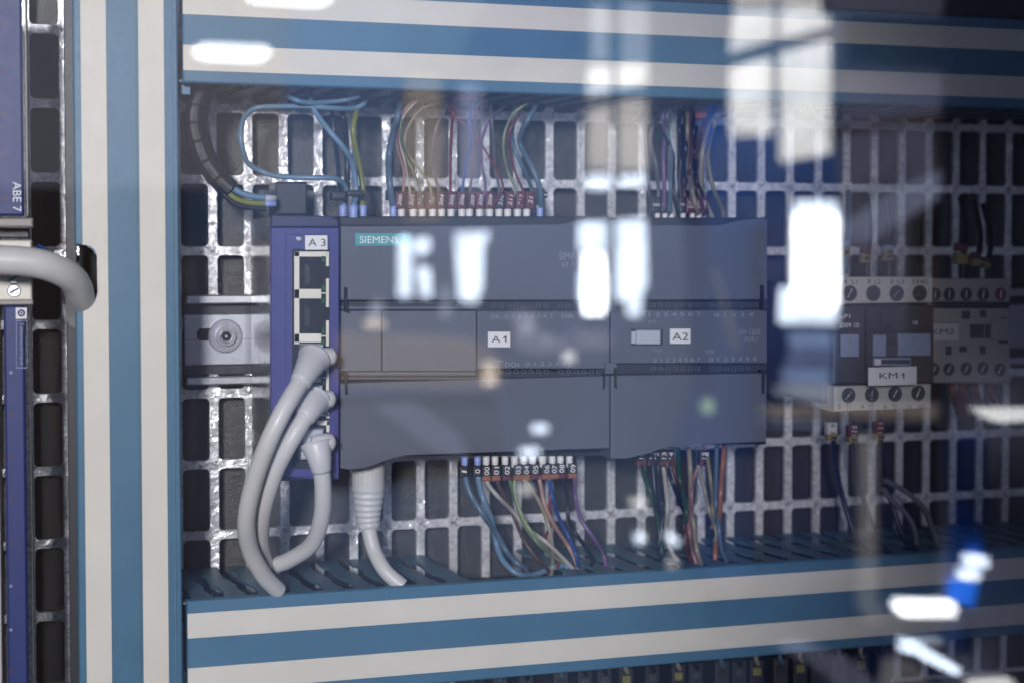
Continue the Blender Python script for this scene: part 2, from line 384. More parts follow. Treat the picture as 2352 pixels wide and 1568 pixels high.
bm = bmesh.new(); prism(bm, notch(vs[1], vs[2], -.25, .2), FY-.0004, FY+.0005, .00012); link('stripe', bm, 'cream', vd)
box('stripe', vs[3], vs[4], FY-.0004, FY+.0005, -.25, .2, 'cream', vd, .00012)
box('edge_line', vs[3]-.0012, vs[3]-.0007, FY-.0002, FY+.0005, -.25, .2, 'teal', vd, 0)
box('side_wall', vs[5]-.0019, vs[5]-.0007, FY+.0042, -.001, -.25, .2, 'bluelip', vd, .0002)
bm = bmesh.new()
for a_, b_ in ((-.25, nb_-.001), (nt_+.001, .2)): prism(bm, [(vs[0]+.001, b_), (vs[0]+.0022, b_), (vs[0]+.0022, a_), (vs[0]+.001, a_)], FY+.0042, -.001)
link('side_wall', bm, 'teal', vd)
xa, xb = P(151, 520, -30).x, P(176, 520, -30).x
box('slotted_or_shade_side', xa, xb, -.031, -.029, -.25, .2, 'dark', vd, .0003)  # dark strip added to stand for the shaded gap beside the duct
box('edge_rib', vs[5]-.0028, vs[5]-.0022, FY-.0005, FY+.0003, -.25, .2, 'bluelip', vd, .0001)
quad('notch_lip', 193, 684, 212, 696, -60, 3, 'bluelip', vd)
box('duct_base', vs[0]+.0024, vs[5]-.002, -.003, -.001, -.25, .2, 'slot', vd, 0)
# corner bracket piece of the vertical duct under the end of the top duct
quad('corner_tab', 413, 186, 438, 218, -55, 2, 'bluelip', vd)

# ---------------------------------------------------------------- grey controller and extension module
def module(name, label, loc): return thing(name, label, 'controller', loc)
p_ = P(779, 1075, -68)
A1 = module('controller', 'dark grey programmable controller marked A1, wider one between the switch and the extension', (p_.x, -.009, p_.z))
Y = -66
poly('body', rect(782, 497, 1399, 1046), -48, 39, 'dark', A1)
poly('terminal_strip', rect(781, 500, 1352, 519), -58, 12, 'dark', A1)
poly('upper_flap', [(779, 519), (1288, 519), (1345, 502), (1401, 505), (1401, 690), (779, 690)], Y, 14, 'plc', A1, .0005)
poly('groove', rect(781, 691, 1400, 714), Y+3.5, 10, 'dark', A1)
poly('groove_ledge', [(781, 703), (1093, 703), (1093, 711), (781, 711)], Y+2.2, 4, 'plc', A1)
poly('front_panel', rect(780, 714, 876, 852), Y+.6, 12, 'plc2', A1, .0003)
poly('front_panel', rect(878.5, 714, 1094, 852), Y+.6, 12, 'plc2', A1, .0003)
poly('front_panel', rect(1096.5, 714, 1400, 846), Y+.6, 12, 'plc', A1, .0003)
poly('groove', rect(781, 852, 1400, 872), Y+3.5, 10, 'dark', A1)
poly('groove_ledge', rect(781, 853, 1093, 862), Y+1.8, 4, 'plc2', A1)
poly('groove_ledge', rect(781, 866, 1140, 871), Y+1.6, 4, 'plc', A1)
low = poly('lower_flap', [(779, 880), (850, 878), (1401, 862), (1401, 1029), (935, 1044), (905, 1050), (840, 1075), (805, 1079), (779, 1075)], Y-1.5, 14, 'plc', A1, .0005)
p_ = P(1402, 1050, -68)
A2 = module('extension_module', 'dark grey extension module marked A2 at the right of the controller', (p_.x, -.009, p_.z))
A2['category'] = 'extension module'
poly('body', rect(1405, 500, 1760, 1020), -48, 39, 'dark', A2)
poly('terminal_strip', rect(1412, 503, 1690, 519), -58, 12, 'dark', A2)
poly('upper_flap', [(1403.5, 505), (1440, 505), (1475, 521), (1650, 521), (1700, 507), (1753, 501), (1763, 506), (1763, 689), (1403.5, 690)], Y, 14, 'plc', A2, .0005)
poly('groove', rect(1405, 690, 1762, 712), Y+3.5, 10, 'dark', A2)
poly('front_panel', rect(1403.5, 712, 1762, 834), Y+.6, 12, 'plc', A2, .0003)
poly('groove', rect(1405, 834, 1762, 858), Y+3.5, 10, 'dark', A2)
poly('lower_flap', [(1403.5, 862), (1762, 856), (1761, 1014), (1600, 1020), (1530, 1022), (1490, 1040), (1440, 1053), (1403.5, 1053)], Y-1.5, 14, 'plc', A2, .0005)
def squares(par, x0, x1, y, n, m='faint', skip=()):
    bm = bmesh.new()
    for i in range(n):
        if i in skip: continue
        cx = x0+(x1-x0)*i/(n-1); w = 5.0; h = 4.8; t = 1.2
        for a in ((cx-w, y-h, cx+w, y-h+t), (cx-w, y+h-t, cx+w, y+h), (cx-w, y-h, cx-w+t, y+h), (cx+w-t, y-h, cx+w, y+h)):
            prism(bm, xz(rect(*a), Y+3.2), (Y+2.6)*.001, (Y+3.6)*.001)
    return link('indicator_frames', bm, m, par)
squares(A1, 1134, 1390, 703, 16, 'plc2', (8,)); squares(A1, 1150, 1375, 853, 14, 'plc2', (7,))
squares(A2, 1500, 1735, 701, 15, 'plc2', (7,)); squares(A2, 1500, 1735, 846, 15, 'plc2', (7,))
def latch(par, x, ya, yb, dx=6):
    poly('latch', [(x, ya), (x+3.5, ya), (x+3.5, yb-4), (x+3.5+dx, yb-2), (x+3.5+dx, yb+2), (x, yb)], Y-2.6, 3.5, 'slot', par, .0001)
latch(A1, 793, 660, 716); latch(A1, 1387, 856, 892, -4)
poly('latch', [(779, 852), (796, 852), (799, 905), (794, 905), (792, 858), (779, 858)], Y-2.6, 3.5, 'slot', A1, .0001)
latch(A2, 1413, 845, 890, 2); latch(A2, 1752, 655, 712, 8)
poly('latch', [(1748, 850), (1762, 850), (1762, 856), (1757, 860), (1756, 904), (1752, 904), (1752, 858)], Y-2.6, 3.5, 'slot', A2, .0001)
poly('joint_clip', rect(1391, 694, 1417, 716), Y-1, 4, 'plc', A2); poly('joint_clip', rect(1391, 832, 1417, 858), Y-1, 4, 'plc', A2)
# badge and writing
bd = poly('badge', rect(816, 536, 945, 565), Y-.25, 1, 'logo', A1, .0001)
text('SIEMENS', 826, 543, 915, 559, Y-.3, 'white', bd, weight=0.)
text('SIMATIC', 1284, 580, 1350, 597, Y, 'faint', A1); text('S7-1200', 1290, 603, 1345, 614, Y, 'faint', A1)
text('DIa  .0 .1 .2 .3 .4 .5 .6 .7', 1128, 722, 1270, 730, Y+.6, 'faint', A1); text('DIb .0 .1 .2', 1290, 722, 1380, 730, Y+.6, 'faint', A1)
text('DQa  .0 .1 .2 .3 .4 .5', 1160, 832, 1300, 840, Y+.6, 'faint', A1)
text('LINK', 1140, 826, 1156, 832, Y+.6, 'faint', A1)
text('1 2 3 4 5 6 7', 1490, 718, 1610, 726, Y+.6, 'faint', A2); text('0 1 2 3 4', 1640, 720, 1730, 727, Y+.6, 'faint', A2)
text('SM 1223', 1697, 757, 1745, 768, Y+.6, 'faint', A2); text('DC/RLY', 1710, 774, 1742, 784, Y+.6, 'faint', A2)
text('DQb', 1620, 803, 1640, 811, Y+.6, 'faint', A2); text('DQa', 1500, 801, 1520, 808, Y+.6, 'faint', A2)
text('0 1 2 3 4 5 6 7', 1500, 822, 1608, 830, Y+.6, 'faint', A2); text('0 1 2 3 4 5 6', 1628, 820, 1738, 828, Y+.6, 'faint', A2)
text('X17', 1488, 736, 1506, 742, Y+.6, 'faint', A2)
def one(x0, y0, x1, y1, Yp, par):
    w, h = x1-x0, y1-y0; bm = bmesh.new()
    prism(bm, xz([(x0+w*a, y1-h*b) for a, b in ((.55, 1), (.85, 1), (.85, 0), (.55, 0), (.55, .74), (.1, .58), (.1, .72))], Yp), Yp*.001-.00012, Yp*.001-.00003)
    return link('print', bm, 'ink', par)
def sticker(label, body, x0, y0, x1, y1, Yp, tb, group=None, m='paper', w=.0, skew=0, flag=None):
    c = P((x0+x1)/2, y1, Yp); t = thing('label_sticker', label, 'sticker', (c.x, Yp*.001, c.z), group)
    s = poly('paper', [(x0, y0), (x1, y0+skew), (x1, y1+skew), (x0, y1)], Yp-.35, .3, m, t, .00003)
    text(body, *tb, Yp-.36, 'ink', t, weight=w, lift=.00003)
    if flag: one(*flag, Yp-.36, t)
    return t
sticker('white sticker reading A1 on the middle of the controller', 'A', 1121, 762, 1172, 797, Y+.6, (1129, 771, 1149, 786), flag=(1154, 771, 1165, 786))
sticker('white sticker reading A2 beside the light grey clip', 'A2', 1539, 755, 1586, 789, Y+.6, (1544, 764, 1581, 781))
cl = P(1487, 792, Y); ct = thing('plastic_clip', 'small light grey clip on the extension module left of the A2 sticker', 'clip', (cl.x, Y*.001, cl.z))
poly('clip_back', rect(1450, 756, 1523, 793), Y+.2, .5, 'dark', ct, .0001); poly('clip_face', rect(1463, 758, 1518, 791), Y-1.4, 1.5, 'clip', ct, .0005)
poly('clip_tab', rect(1451, 761, 1461, 789), Y-.7, .8, 'clip', ct, .0002)
c_ = P(1617, 935, Y-1.5)

# ---------------------------------------------------------------- network switch A3
p_ = P(700, 1098, -68); A3 = thing('network_switch', 'narrow violet blue network switch marked A3 with a column of sockets', 'network switch', (p_.x, -.009, p_.z))
YA = -72
a_, b_ = P(622, 494, YA), P(778, 1100, YA)
box('body', a_.x, b_.x, YA*.001+.002, -.010, b_.z, a_.z-.0006, 'glossydark', A3, .0004)
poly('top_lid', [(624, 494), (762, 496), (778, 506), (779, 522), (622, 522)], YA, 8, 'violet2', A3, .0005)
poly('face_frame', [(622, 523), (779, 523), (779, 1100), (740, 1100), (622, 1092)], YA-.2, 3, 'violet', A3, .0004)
poly('inner_panel', rect(656, 538, 757, 1094), YA-.6, 1, 'violet', A3, .0003)
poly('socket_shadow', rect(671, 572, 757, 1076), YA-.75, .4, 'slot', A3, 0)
# four sockets' cream surround: rails and bridges
bm = bmesh.new(); YF = YA-1.3
for r_ in (rect(676, 578, 688, 790), rect(676, 578, 752, 590), rect(676, 664, 738, 686), rect(676, 766, 738, 786),
           rect(749, 578, 756, 612), rect(749, 640, 756, 706), rect(749, 736, 756, 795), rect(738, 672, 754, 675), rect(738, 770, 754, 773),
           rect(749, 845, 756, 898), rect(720, 868, 738, 878), rect(738, 865, 754, 868), rect(749, 945, 757, 960), rect(730, 950, 757, 955), rect(728, 965, 757, 976), rect(750, 965, 757, 992)):
    prism(bm, xz(r_, YF), YF*.001, (YF+1.2)*.001, .00015)
link('socket_surround', bm, 'jack', A3)
for y0 in (592, 688):
    s = poly('socket', rect(690, y0, 748, y0+76), YA-.8, .3, 'slot', A3, 0)
    poly('contacts', [(700, y0+12), (712, y0+22), (712, y0+58), (700, y0+64)], YA-1, .15, 'dark', s, 0)
for y0 in (588, 655, 684, 752, 779, 868, 985):
    poly('indicator_light', rect(738.5, y0, 747, y0+14), YF-.1, 1.2, 'led', A3, .0003)
c_ = P(686, 549, YA); cyl('screw', (c_.x, c_.z), .0012, YA*.001-.0014, YA*.001, 'zinc', A3, 20, .0004)
sticker('white sticker reading A3 at the head of the violet switch', 'A 3', 701, 541, 752, 574, YA-.7, (708, 549, 748, 566))
poly('power_plug', [(634, 418), (706, 418), (706, 494), (634, 494)], -36, 22, 'dark', A3, .0008)
# side recess grip seen on the left flank
# ---------------------------------------------------------------- cables
def path(pts, k='d'):                             # (x, y, Y)
    out = []
    for x, y, Y_ in pts:
        a, b = Q(k, x, y) if k != 'd' else (x, y)
        out.append(P(a, b, Y_))
    return out
def wire(name, label, cat, pts, k, r, m, group=None, fer=None, sleeve=None, num=None, extra=None, nmat='white', ends=0):
    """pts in zoom coordinates with depth; fer=(x0,y0,x1,y1,mat); sleeve list of (x0,y0,x1,y1,mat)"""
    pp = path(pts, k)
    if ends: pp.append(pp[-1]+Vector((0, .002, ends)))
    t = thing(name, label, cat, pp[0], group)
    bm = bmesh.new(); sp_ = spline(pp, 8)
    # slight hand-bent irregularity
    tube(bm, sp_, r*.001, 10); link('insulation', bm, m, t, True)
    Yf = pts[0][2]
    if fer:
        x0, y0, x1, y1, fm = fer; a, b = Q(k, x0, y0); c2, d = Q(k, x1, y1)
        A, B = P((a+c2)/2, b, Yf), P((a+c2)/2, d, Yf); rr = (P(c2, b, Yf).x-P(a, b, Yf).x)/2
        bm = bmesh.new(); up = y0 < pts[-1][1] if False else None
        L = [A, A.lerp(B, .06), A.lerp(B, .5), A.lerp(B, .9), B]
        tube(bm, L, [rr*.85, rr*1.04, rr*.97, rr*.92, rr*.8], 16); link('ferrule', bm, fm, t, True)
    for i, sv in enumerate(sleeve or []):
        x0, y0, x1, y1, sm = sv[:5]; a, b = Q(k, x0, y0); c2, d = Q(k, x1, y1)
        s = quad('number_sleeve', a, b, c2, d, Yf-1.6, 3.2, sm, t, .0006)
        if len(sv) > 5 and sv[5]:
            w, h = c2-a, d-b
            ln = min(h*.84, (len(sv[5].replace(' ', ''))*.62+.25*sv[5].count(' '))*w*.62*1.15) if abs(sv[6] if len(sv) > 6 else 90) > 45 else h*.6; nar = .62 if sv[5] == '1' else 1; mb = (b+d)/2; ln *= nar
            text(sv[5], a+w*.22, mb-ln/2, c2-w*.22, mb+ln/2, Yf-1.6, sv[7] if len(sv) > 7 else 'white', s, turn=sv[6] if len(sv) > 6 else 90, weight=.0, name='number')
    return t
YW = -44
G1 = 'numbered wires entering the top of the controller'
Fb = lambda x: (x-24, 1412, x+22, 1520, 'ferb'); Fw = lambda x: (x-24, 1440, x+24, 1522, 'ferw')
def SL(x, n, m='sleevem'): return [(x-27, 1318, x+31, 1442, m, n, 76)]
TW = [
 ('thick slate blue wire with black sleeve 0 at the left end of the numbered row', [(362, 1420), (340, 1250), (335, 1080), (365, 920), (400, 780), (425, 650)], 2.3, 'w_slate', Fb(365), [(322, 1310, 385, 1380, 'sleeved', '0', 90)]),
 ('pinkish brown wire with sleeve 200', [(418, 1440), (440, 1200), (395, 1020), (402, 860), (470, 730), (585, 662)], 1.0, 'w_pink', Fw(420), SL(408, '200')),
 ('thin white wire with sleeve 201', [(498, 1440), (470, 1260), (445, 1120), (410, 960), (432, 810), (515, 710), (575, 668)], .8, 'w_white_w', Fw(500), SL(490, '201')),
 ('thin green wire with sleeve 202', [(562, 1440), (545, 1290), (500, 1180), (440, 1050), (415, 920), (430, 800), (500, 690)], .8, 'w_green', Fw(563), SL(553, '202')),
 ('yellowish beige wire with sleeve 203', [(633, 1440), (620, 1300), (555, 1180), (480, 1080), (445, 970), (475, 860), (565, 750), (715, 688)], .85, 'w_beige', Fw(635), SL(628, '20')),
 ('grey wire with sleeve 204', [(695, 1440), (678, 1310), (642, 1180), (637, 1050), (662, 880), (715, 770), (735, 680)], 1.0, 'w_greyw', Fw(697), SL(695, '204')),
 ('red brown wire with sleeve 205', [(762, 1440), (758, 1300), (760, 1100), (766, 900), (782, 760), (805, 690)], 1.0, 'w_redb', Fw(762), SL(766, '205')),
 ('blue violet wire with sleeve 206', [(836, 1440), (842, 1300), (872, 1100), (900, 980), (890, 830), (915, 725), (930, 670)], 1.0, 'w_blue2', Fw(836), SL(836, '206')),
 ('brown wire with sleeve 207 right of the blue violet one', [(888, 1440), (895, 1300), (915, 1150), (925, 900), (932, 770), (958, 690)], .9, 'w_brown', Fw(888), SL(908, '207')),
 ('violet pink wire with sleeve 208', [(958, 1440), (1000, 1300), (978, 1150), (972, 1000), (1012, 860), (1080, 775), (1180, 692)], .95, 'w_violet_w', Fw(958), SL(965, '208')),
 ('dark red wire with sleeve 209 that loops far to the left', [(1030, 1440), (1120, 1290), (1040, 1110), (940, 950), (830, 840), (762, 775), (742, 710), (790, 668), (900, 674), (1010, 690)], .8, 'w_redb', Fw(1028), SL(1030, '209', 'sleevem')),
 ('straight dark grey wire with sleeve 210', [(1092, 1440), (1094, 1300), (1070, 1180), (1056, 1000), (1042, 800), (1035, 660)], 1.0, 'w_greyw', Fw(1092), SL(1105, '210', 'sleeved')),
 ('pale yellow green wire with sleeve 211', [(1153, 1440), (1205, 1310), (1160, 1200), (1127, 1060), (1132, 920), (1190, 790), (1290, 715), (1430, 682)], 1.0, 'w_palegreen', Fw(1152), SL(1172, '211')),
 ('brown red wire with sleeve 212', [(1220, 1440), (1262, 1340), (1210, 1200), (1170, 1050), (1168, 900), (1232, 780), (1275, 710)], .9, 'w_redb', Fw(1220), SL(1240, '212')),
 ('slate wire with sleeve 213', [(1283, 1440), (1318, 1310), (1250, 1140), (1192, 1000), (1186, 880), (1215, 790), (1240, 700)], 1.5, 'w_slate', Fw(1283), SL(1310, '21')),
 ('thick slate blue wire with black sleeve at the right end of the numbered row', [(1378, 1440), (1375, 1300), (1310, 1130), (1243, 1010), (1242, 930), (1290, 830), (1340, 745), (1362, 690)], 1.9, 'w_slate', Fb(1376), [(1340, 1300, 1395, 1375, 'sleeved'), (1398, 1325, 1430, 1362, 'sleeved', '0', 90)]),
]
for lab, pts, r, m, f, s in TW:
    n = len(pts); r *= .5
    p3 = [(x, y, YW+(20 if i == n-1 else 0)+6*math.sin(i*1.7+r*9)*(0 < i < n-1)) for i, (x, y) in enumerate(pts)]
    wire('numbered_wire', lab, 'wire', p3, 'A2', r*1.2, m, G1, f, s, ends=.006)
# power wires to the left of the numbered row
G2 = 'power wires at the top left of the controller'
def pw(lab, pts, r, m, fer=None, sl=None, Yv=-42, ends=.006, grp=G2, name='power_wire'):
    n = len(pts); p3 = [(x, y, (Yv+4*math.sin(i*1.3))+(16 if i == n-1 else 0)) for i, (x, y) in enumerate(pts)]
    return wire(name, lab, 'wire', p3, 'D1', r, m, grp, fer, sl, ends=ends)
pw('slate blue wire bent in a wide loop beside the black taped bundle', [(1784, 1400), (1820, 1270), (1790, 1170), (1680, 1105), (1450, 1098), (1100, 1085), (900, 1030), (745, 930), (685, 750), (672, 600), (722, 430), (850, 340), (1100, 325), (1400, 325), (1700, 345), (1900, 345), (2015, 285), (2045, 190)], 1.05, 'w_lightblue', (1738, 1395, 1824, 1560, 'ferb'))
pw('slate blue wire running diagonally down to the middle blue ferrule', [(1895, 1400), (1925, 1250), (1885, 960), (1800, 790), (1650, 610), (1510, 430), (1438, 290), (1435, 160)], 1.15, 'w_lightblue', (1846, 1395, 1942, 1560, 'ferb'), Yv=-48)
pw('yellow green earth wire above the third blue ferrule', [(1995, 1400), (1995, 1200), (1955, 950), (1905, 700), (1892, 550), (1930, 380), (1975, 210)], 1.15, 'w_yellowgreen', (1952, 1395, 2038, 1560, 'ferb'), Yv=-40)
pw('left one of two black wires behind the diagonal blue wire', [(1750, 1300), (1740, 1150), (1725, 950), (1700, 750), (1675, 520), (1665, 370), (1675, 200)], 1.0, 'w_navy', Yv=-28)
pw('right one of two black wires behind the diagonal blue wire', [(1822, 1280), (1828, 1000), (1815, 700), (1800, 520), (1780, 400), (1765, 200)], 1.3, 'w_black', Yv=-28)
pw('short light blue wire curving under the top duct', [(1960, 210), (1800, 255), (1600, 280), (1400, 285), (1240, 245), (1125, 150)], 1.0, 'w_lightblue', Yv=-46)
for lab, a in (('black number sleeve on the first power wire', (1665, 1245, 1825, 1340)), ('dark sleeve tying two blue power wires together', (1830, 1230, 2010, 1300))):
    x0, y0, x1, y1 = rects('D1', *a); o = quad('cable_sleeve', x0, y0, x1, y1, -50, 7, 'sleeved', None, .001); tag(o, lab, 'sleeve')
# black taped bundle with three wires out of its end
pts = [(300, 60), (235, 180), (185, 330), (170, 520), (215, 720), (300, 930), (430, 1110), (570, 1240)]
pp = path([(x, y, -44) for x, y in pts], 'D1'); t = thing('taped_bundle', 'black taped cable bundle curving down beside the vertical duct', 'cable bundle', pp[-1])
sp_ = spline(pp, 7); bm = bmesh.new(); rs = []; pts2 = []
for i, p in enumerate(sp_):
    base = .0035+.0004*min(1, i/30)
    rs.append(base*(1+.10*((i % 7)/7))); pts2.append(p)
tube(bm, pts2, rs, 18); link('tape', bm, 'tape', t, False)
bm = bmesh.new(); tube(bm, spline(path([(400, 60, -36), (330, 230, -36), (290, 400, -36), (300, 600, -36), (350, 800, -38), (440, 980, -40)], 'D1'), 6), .0013, 10); link('inner_cable', bm, 'w_navy', t, True)
for pts, r, m in (([(470, 1190), (600, 1315), (770, 1370), (945, 1378)], 1.25, 'w_yellowgreen'), ([(540, 1180), (680, 1265), (830, 1305), (940, 1312)], 1.3, 'w_lightblue'), ([(480, 1270), (620, 1385), (800, 1425), (950, 1432)], 1.1, 'w_black')):
    bm = bmesh.new(); tube(bm, spline(path([(x, y, -46) for x, y in pts], 'D1'), 8), r*.001, 10); link('core_wire', bm, m, t, True)
for y, m in ((1378, 'ferb'), (1318, 'clip')):
    bm = bmesh.new(); a = path([(935, y, -46), (1055, y+2, -46)], 'D1'); tube(bm, [a[0], a[0].lerp(a[1], .1), a[1]], [.0012, .0014, .0012], 14); link('ferrule', bm, m, t, True)
# wires on the top of the extension module
G3 = 'dark wires entering the top of the extension module'
EW = [
 ('grey wire furthest left above the extension module', [(290, 1400), (240, 1250), (200, 800), (180, 400), (195, 280), (240, 120)], .6, 'w_greyw', None, '0'),
 ('purple grey wire second from left above the extension module', [(330, 1400), (330, 1100), (300, 800), (240, 560), (262, 400), (350, 260)], .7, 'w_greyw', 320, '0'),
 ('violet wire above the extension module', [(402, 1400), (396, 1000), (390, 700), (402, 450), (382, 260), (440, 150)], .75, 'w_violet_w', 405, '1'),
 ('blue grey wire bending right under the top duct', [(470, 1400), (470, 1050), (480, 700), (432, 400), (435, 250), (525, 110)], .7, 'w_slate', 482, '2'),
 ('thin black wire over the plate bar', [(555, 1400), (500, 1100), (495, 700), (360, 420), (300, 330), (400, 200)], .7, 'w_black', None, None),
 ('black wire right of the white plate bar', [(612, 1400), (575, 1000), (595, 700), (570, 400), (575, 150)], .8, 'w_black', 615, '2'),
 ('dark navy wire above the extension module', [(655, 1400), (622, 1000), (645, 600), (640, 150)], .8, 'w_navy', None, None),
 ('dull red wire above the extension module', [(690, 1400), (628, 1120), (700, 800), (705, 150)], .7, 'w_brown', None, '217'),
 ('grey beige wire left of the centre of the wire group', [(725, 1400), (705, 1100), (668, 850), (680, 500), (690, 150)], .75, 'w_greyw', 722, '218'),
 ('straight beige wire crossing the others', [(795, 1400), (750, 1250), (692, 950), (668, 700), (665, 400), (660, 150)], .8, 'w_beige', 797, '219'),
 ('red brown wire crossing to the upper right', [(862, 1400), (790, 1120), (722, 930), (800, 600), (850, 380), (925, 220)], .8, 'w_brown', None, '220'),
 ('blue wire half hidden behind the pale beige one', [(850, 1300), (762, 1030), (790, 880), (885, 590), (940, 400), (960, 200)], .6, 'w_blue2', None, None),
 ('pale beige wire with the widest bend above the extension module', [(990, 1500), (865, 1240), (822, 1000), (842, 650), (922, 400), (1005, 265), (1140, 165)], 1.0, 'w_beige', None, None),
 ('olive brown wire furthest right above the extension module', [(1080, 1480), (1070, 1350), (962, 1080), (902, 750), (932, 500), (985, 330), (1000, 200)], .85, 'w_olive', None, None),
 ('black wire between the olive and the pale beige wires', [(900, 1380), (830, 1150), (770, 1000), (740, 700), (735, 400), (740, 150)], .7, 'w_black', None, None),
]
for i, (lab, pts, r, m, fx, num) in enumerate(EW):
    n = len(pts); p3 = [(x, y, YW+(14 if j == n-1 else 0)+5*math.sin(j*1.9+i)*(0 < j < n-1)) for j, (x, y) in enumerate(pts)]
    x = pts[0][0]
    sv = [(x-34, 1190, x+32, 1375, 'sleeved' if i < 7 else 'sleevem', num, 80)] if num else []
    wire('module_wire', lab, 'wire', p3, 'D3', r*1.15, m, G3, (fx-28, 1380, fx+28, 1495, 'ferw') if fx else None, sv, ends=.006)
x0, y0, x1, y1 = rects('D3', 735, 120, 915, 290)
wc = poly('wire_connector', [(x0+4, y0), (x1, y0), (x1, y0+18), (x1-6, y1), (x0, y1), (x0-3, y0+20)], -34, 8, 'orange', None, .001); tag(wc, 'orange red connector poking out under the top duct', 'connector')
# ---- wires below the controller
G4 = 'numbered wires leaving the bottom of the controller'
BW = [
 ('navy wire with sleeve 1 below the controller', [(757, 200), (765, 330), (800, 430), (870, 540), (945, 645), (1010, 760), (1075, 835), (1130, 875)], 1.25, 'w_slate', 757, 'ferb', '1', 755),
 ('light blue wire with sleeve 0 hanging in a loop over the bottom duct', [(835, 200), (840, 320), (872, 450), (922, 570), (945, 700), (990, 820), (1080, 900), (1180, 905), (1290, 865), (1380, 848)], 1.25, 'w_lightblue', 835, 'ferb', '0', 837),
 ('white wire with sleeve 00', [(888, 200), (892, 335), (960, 430), (1050, 520), (1135, 620), (1250, 705), (1350, 800), (1440, 900)], .9, 'w_white_w', 888, 'ferw', '00', 893),
 ('brown wire with sleeve 01', [(942, 200), (955, 335), (1010, 450), (1060, 560), (1120, 700), (1200, 810), (1265, 880)], .8, 'w_brown', 942, 'ferw', '01', 952),
 ('green wire with sleeve 02', [(1003, 200), (1035, 340), (1075, 470), (1120, 600), (1200, 710), (1285, 785), (1385, 850)], .85, 'w_green', 1003, 'ferw', '02', 1017),
 ('yellowish wire with sleeve 03', [(1060, 200), (1125, 330), (1200, 440), (1260, 580), (1290, 720), (1293, 850), (1282, 920)], .85, 'w_beige', 1060, 'ferw', '03', 1085),
 ('pale green wire with sleeve 04', [(1115, 200), (1060, 350), (1095, 520), (1160, 640), (1250, 740), (1330, 820), (1400, 870)], .8, 'w_palegreen', 1115, 'ferw', '04', 1135),
 ('salmon pink wire with sleeve 05', [(1170, 200), (1215, 340), (1242, 470), (1300, 600), (1380, 720), (1432, 820), (1450, 900)], .9, 'w_salmon', 1170, 'ferw', '05', 1190),
 ('bright blue wire with sleeve 06', [(1232, 200), (1272, 330), (1292, 440), (1332, 560), (1392, 680), (1432, 780), (1448, 860)], .85, 'w_blue2', 1232, 'ferw', '06', 1258),
 ('short red wire with sleeve 07', [(1290, 200), (1280, 340), (1276, 480), (1280, 600), (1252, 700), (1330, 810)], .75, 'w_redb', 1290, 'ferw', '07', 1305),
 ('black wire with sleeve 08', [(1340, 200), (1358, 320), (1385, 450), (1388, 560), (1430, 650), (1492, 735), (1535, 810)], .9, 'w_black', 1340, 'ferw', '08', 1350),
 ('violet wire with sleeve 09 at the right end of its row', [(1395, 200), (1425, 310), (1432, 430), (1462, 560), (1540, 680), (1600, 780), (1620, 885)], .85, 'w_violet_w', 1395, 'ferw', '09', 1418),
]
for i, (lab, pts, r, m, fx, fm, num, sx) in enumerate(BW):
    n = len(pts); p3 = [(x, y, -46+5*math.sin(j*1.7+i)*(1 < j < n-1)) for j, (x, y) in enumerate(pts)]
    sl = [(sx-28, 243-i*1.5, sx+26, 312-i*2, 'sleeved', num, 86)]
    if 2 <= i: sl.append((sx-26, 306-i*1.5, sx+26, 342-i*2, 'sleeveo' if i % 3 != 1 else 'sleevem'))
    wire('numbered_wire', lab, 'wire', p3, 'C2', r*1.0, m, G4, (fx-20, 182, fx+20, 252, fm), sl, ends=-.004)
G5 = 'wires leaving the bottom of the extension module'
XW = [
 ('dark green wire at the left end below the extension module', [(310, 200), (320, 330), (350, 480), (420, 650), (470, 850), (510, 1050), (530, 1250)], .8, 'w_dgreen'),
 ('left navy wire below the extension module', [(430, 200), (440, 400), (470, 700), (530, 900), (520, 1100), (540, 1280)], .9, 'w_navy'),
 ('right navy wire next to the white one', [(480, 200), (500, 420), (530, 700), (545, 900), (500, 1180)], .8, 'w_navy'),
 ('thin white wire below the extension module', [(520, 150), (550, 350), (575, 550), (597, 800), (582, 1030), (630, 1250), (720, 1400)], .9, 'w_white_w'),
 ('navy wire slanting right across the plate bar', [(560, 200), (602, 370), (660, 560), (740, 760), (790, 900), (770, 1100), (820, 1300)], .75, 'w_navy'),
 ('red brown wire below the extension module', [(635, 200), (680, 450), (760, 650), (792, 850), (790, 1100), (812, 1300), (885, 1440)], .8, 'w_brown'),
 ('dark green wire in the middle below the extension module', [(708, 150), (720, 450), (765, 640), (802, 850), (790, 1000)], .8, 'w_dgreen'),
 ('pink wire ending low on the duct beside the beige one', [(780, 700), (812, 880), (835, 1080), (862, 1260), (918, 1440)], .85, 'w_pink'),
 ('long beige wire below the extension module', [(825, 150), (842, 400), (845, 750), (882, 1000), (912, 1250), (965, 1435)], .95, 'w_beige'),
 ('pink wire curving down from the right', [(992, 140), (932, 330), (878, 490), (855, 650), (860, 820)], .8, 'w_pink'),
 ('pale beige wire slanting right below the extension module', [(925, 330), (1000, 620), (1042, 820), (1100, 970), (1128, 1085)], .85, 'w_beige'),
 ('olive wire below the extension module', [(1020, 200), (1065, 520), (1082, 760), (1090, 950)], .75, 'w_olive'),
 ('blue wire right of the olive one', [(1130, 130), (1120, 500), (1120, 780), (1150, 1000), (1182, 1250), (1245, 1415)], .8, 'w_slate'),
 ('orange wire below the extension module', [(1212, 110), (1192, 350), (1172, 620), (1162, 850), (1132, 1080), (1112, 1280), (1110, 1435)], 1.0, 'w_orange_w'),
]
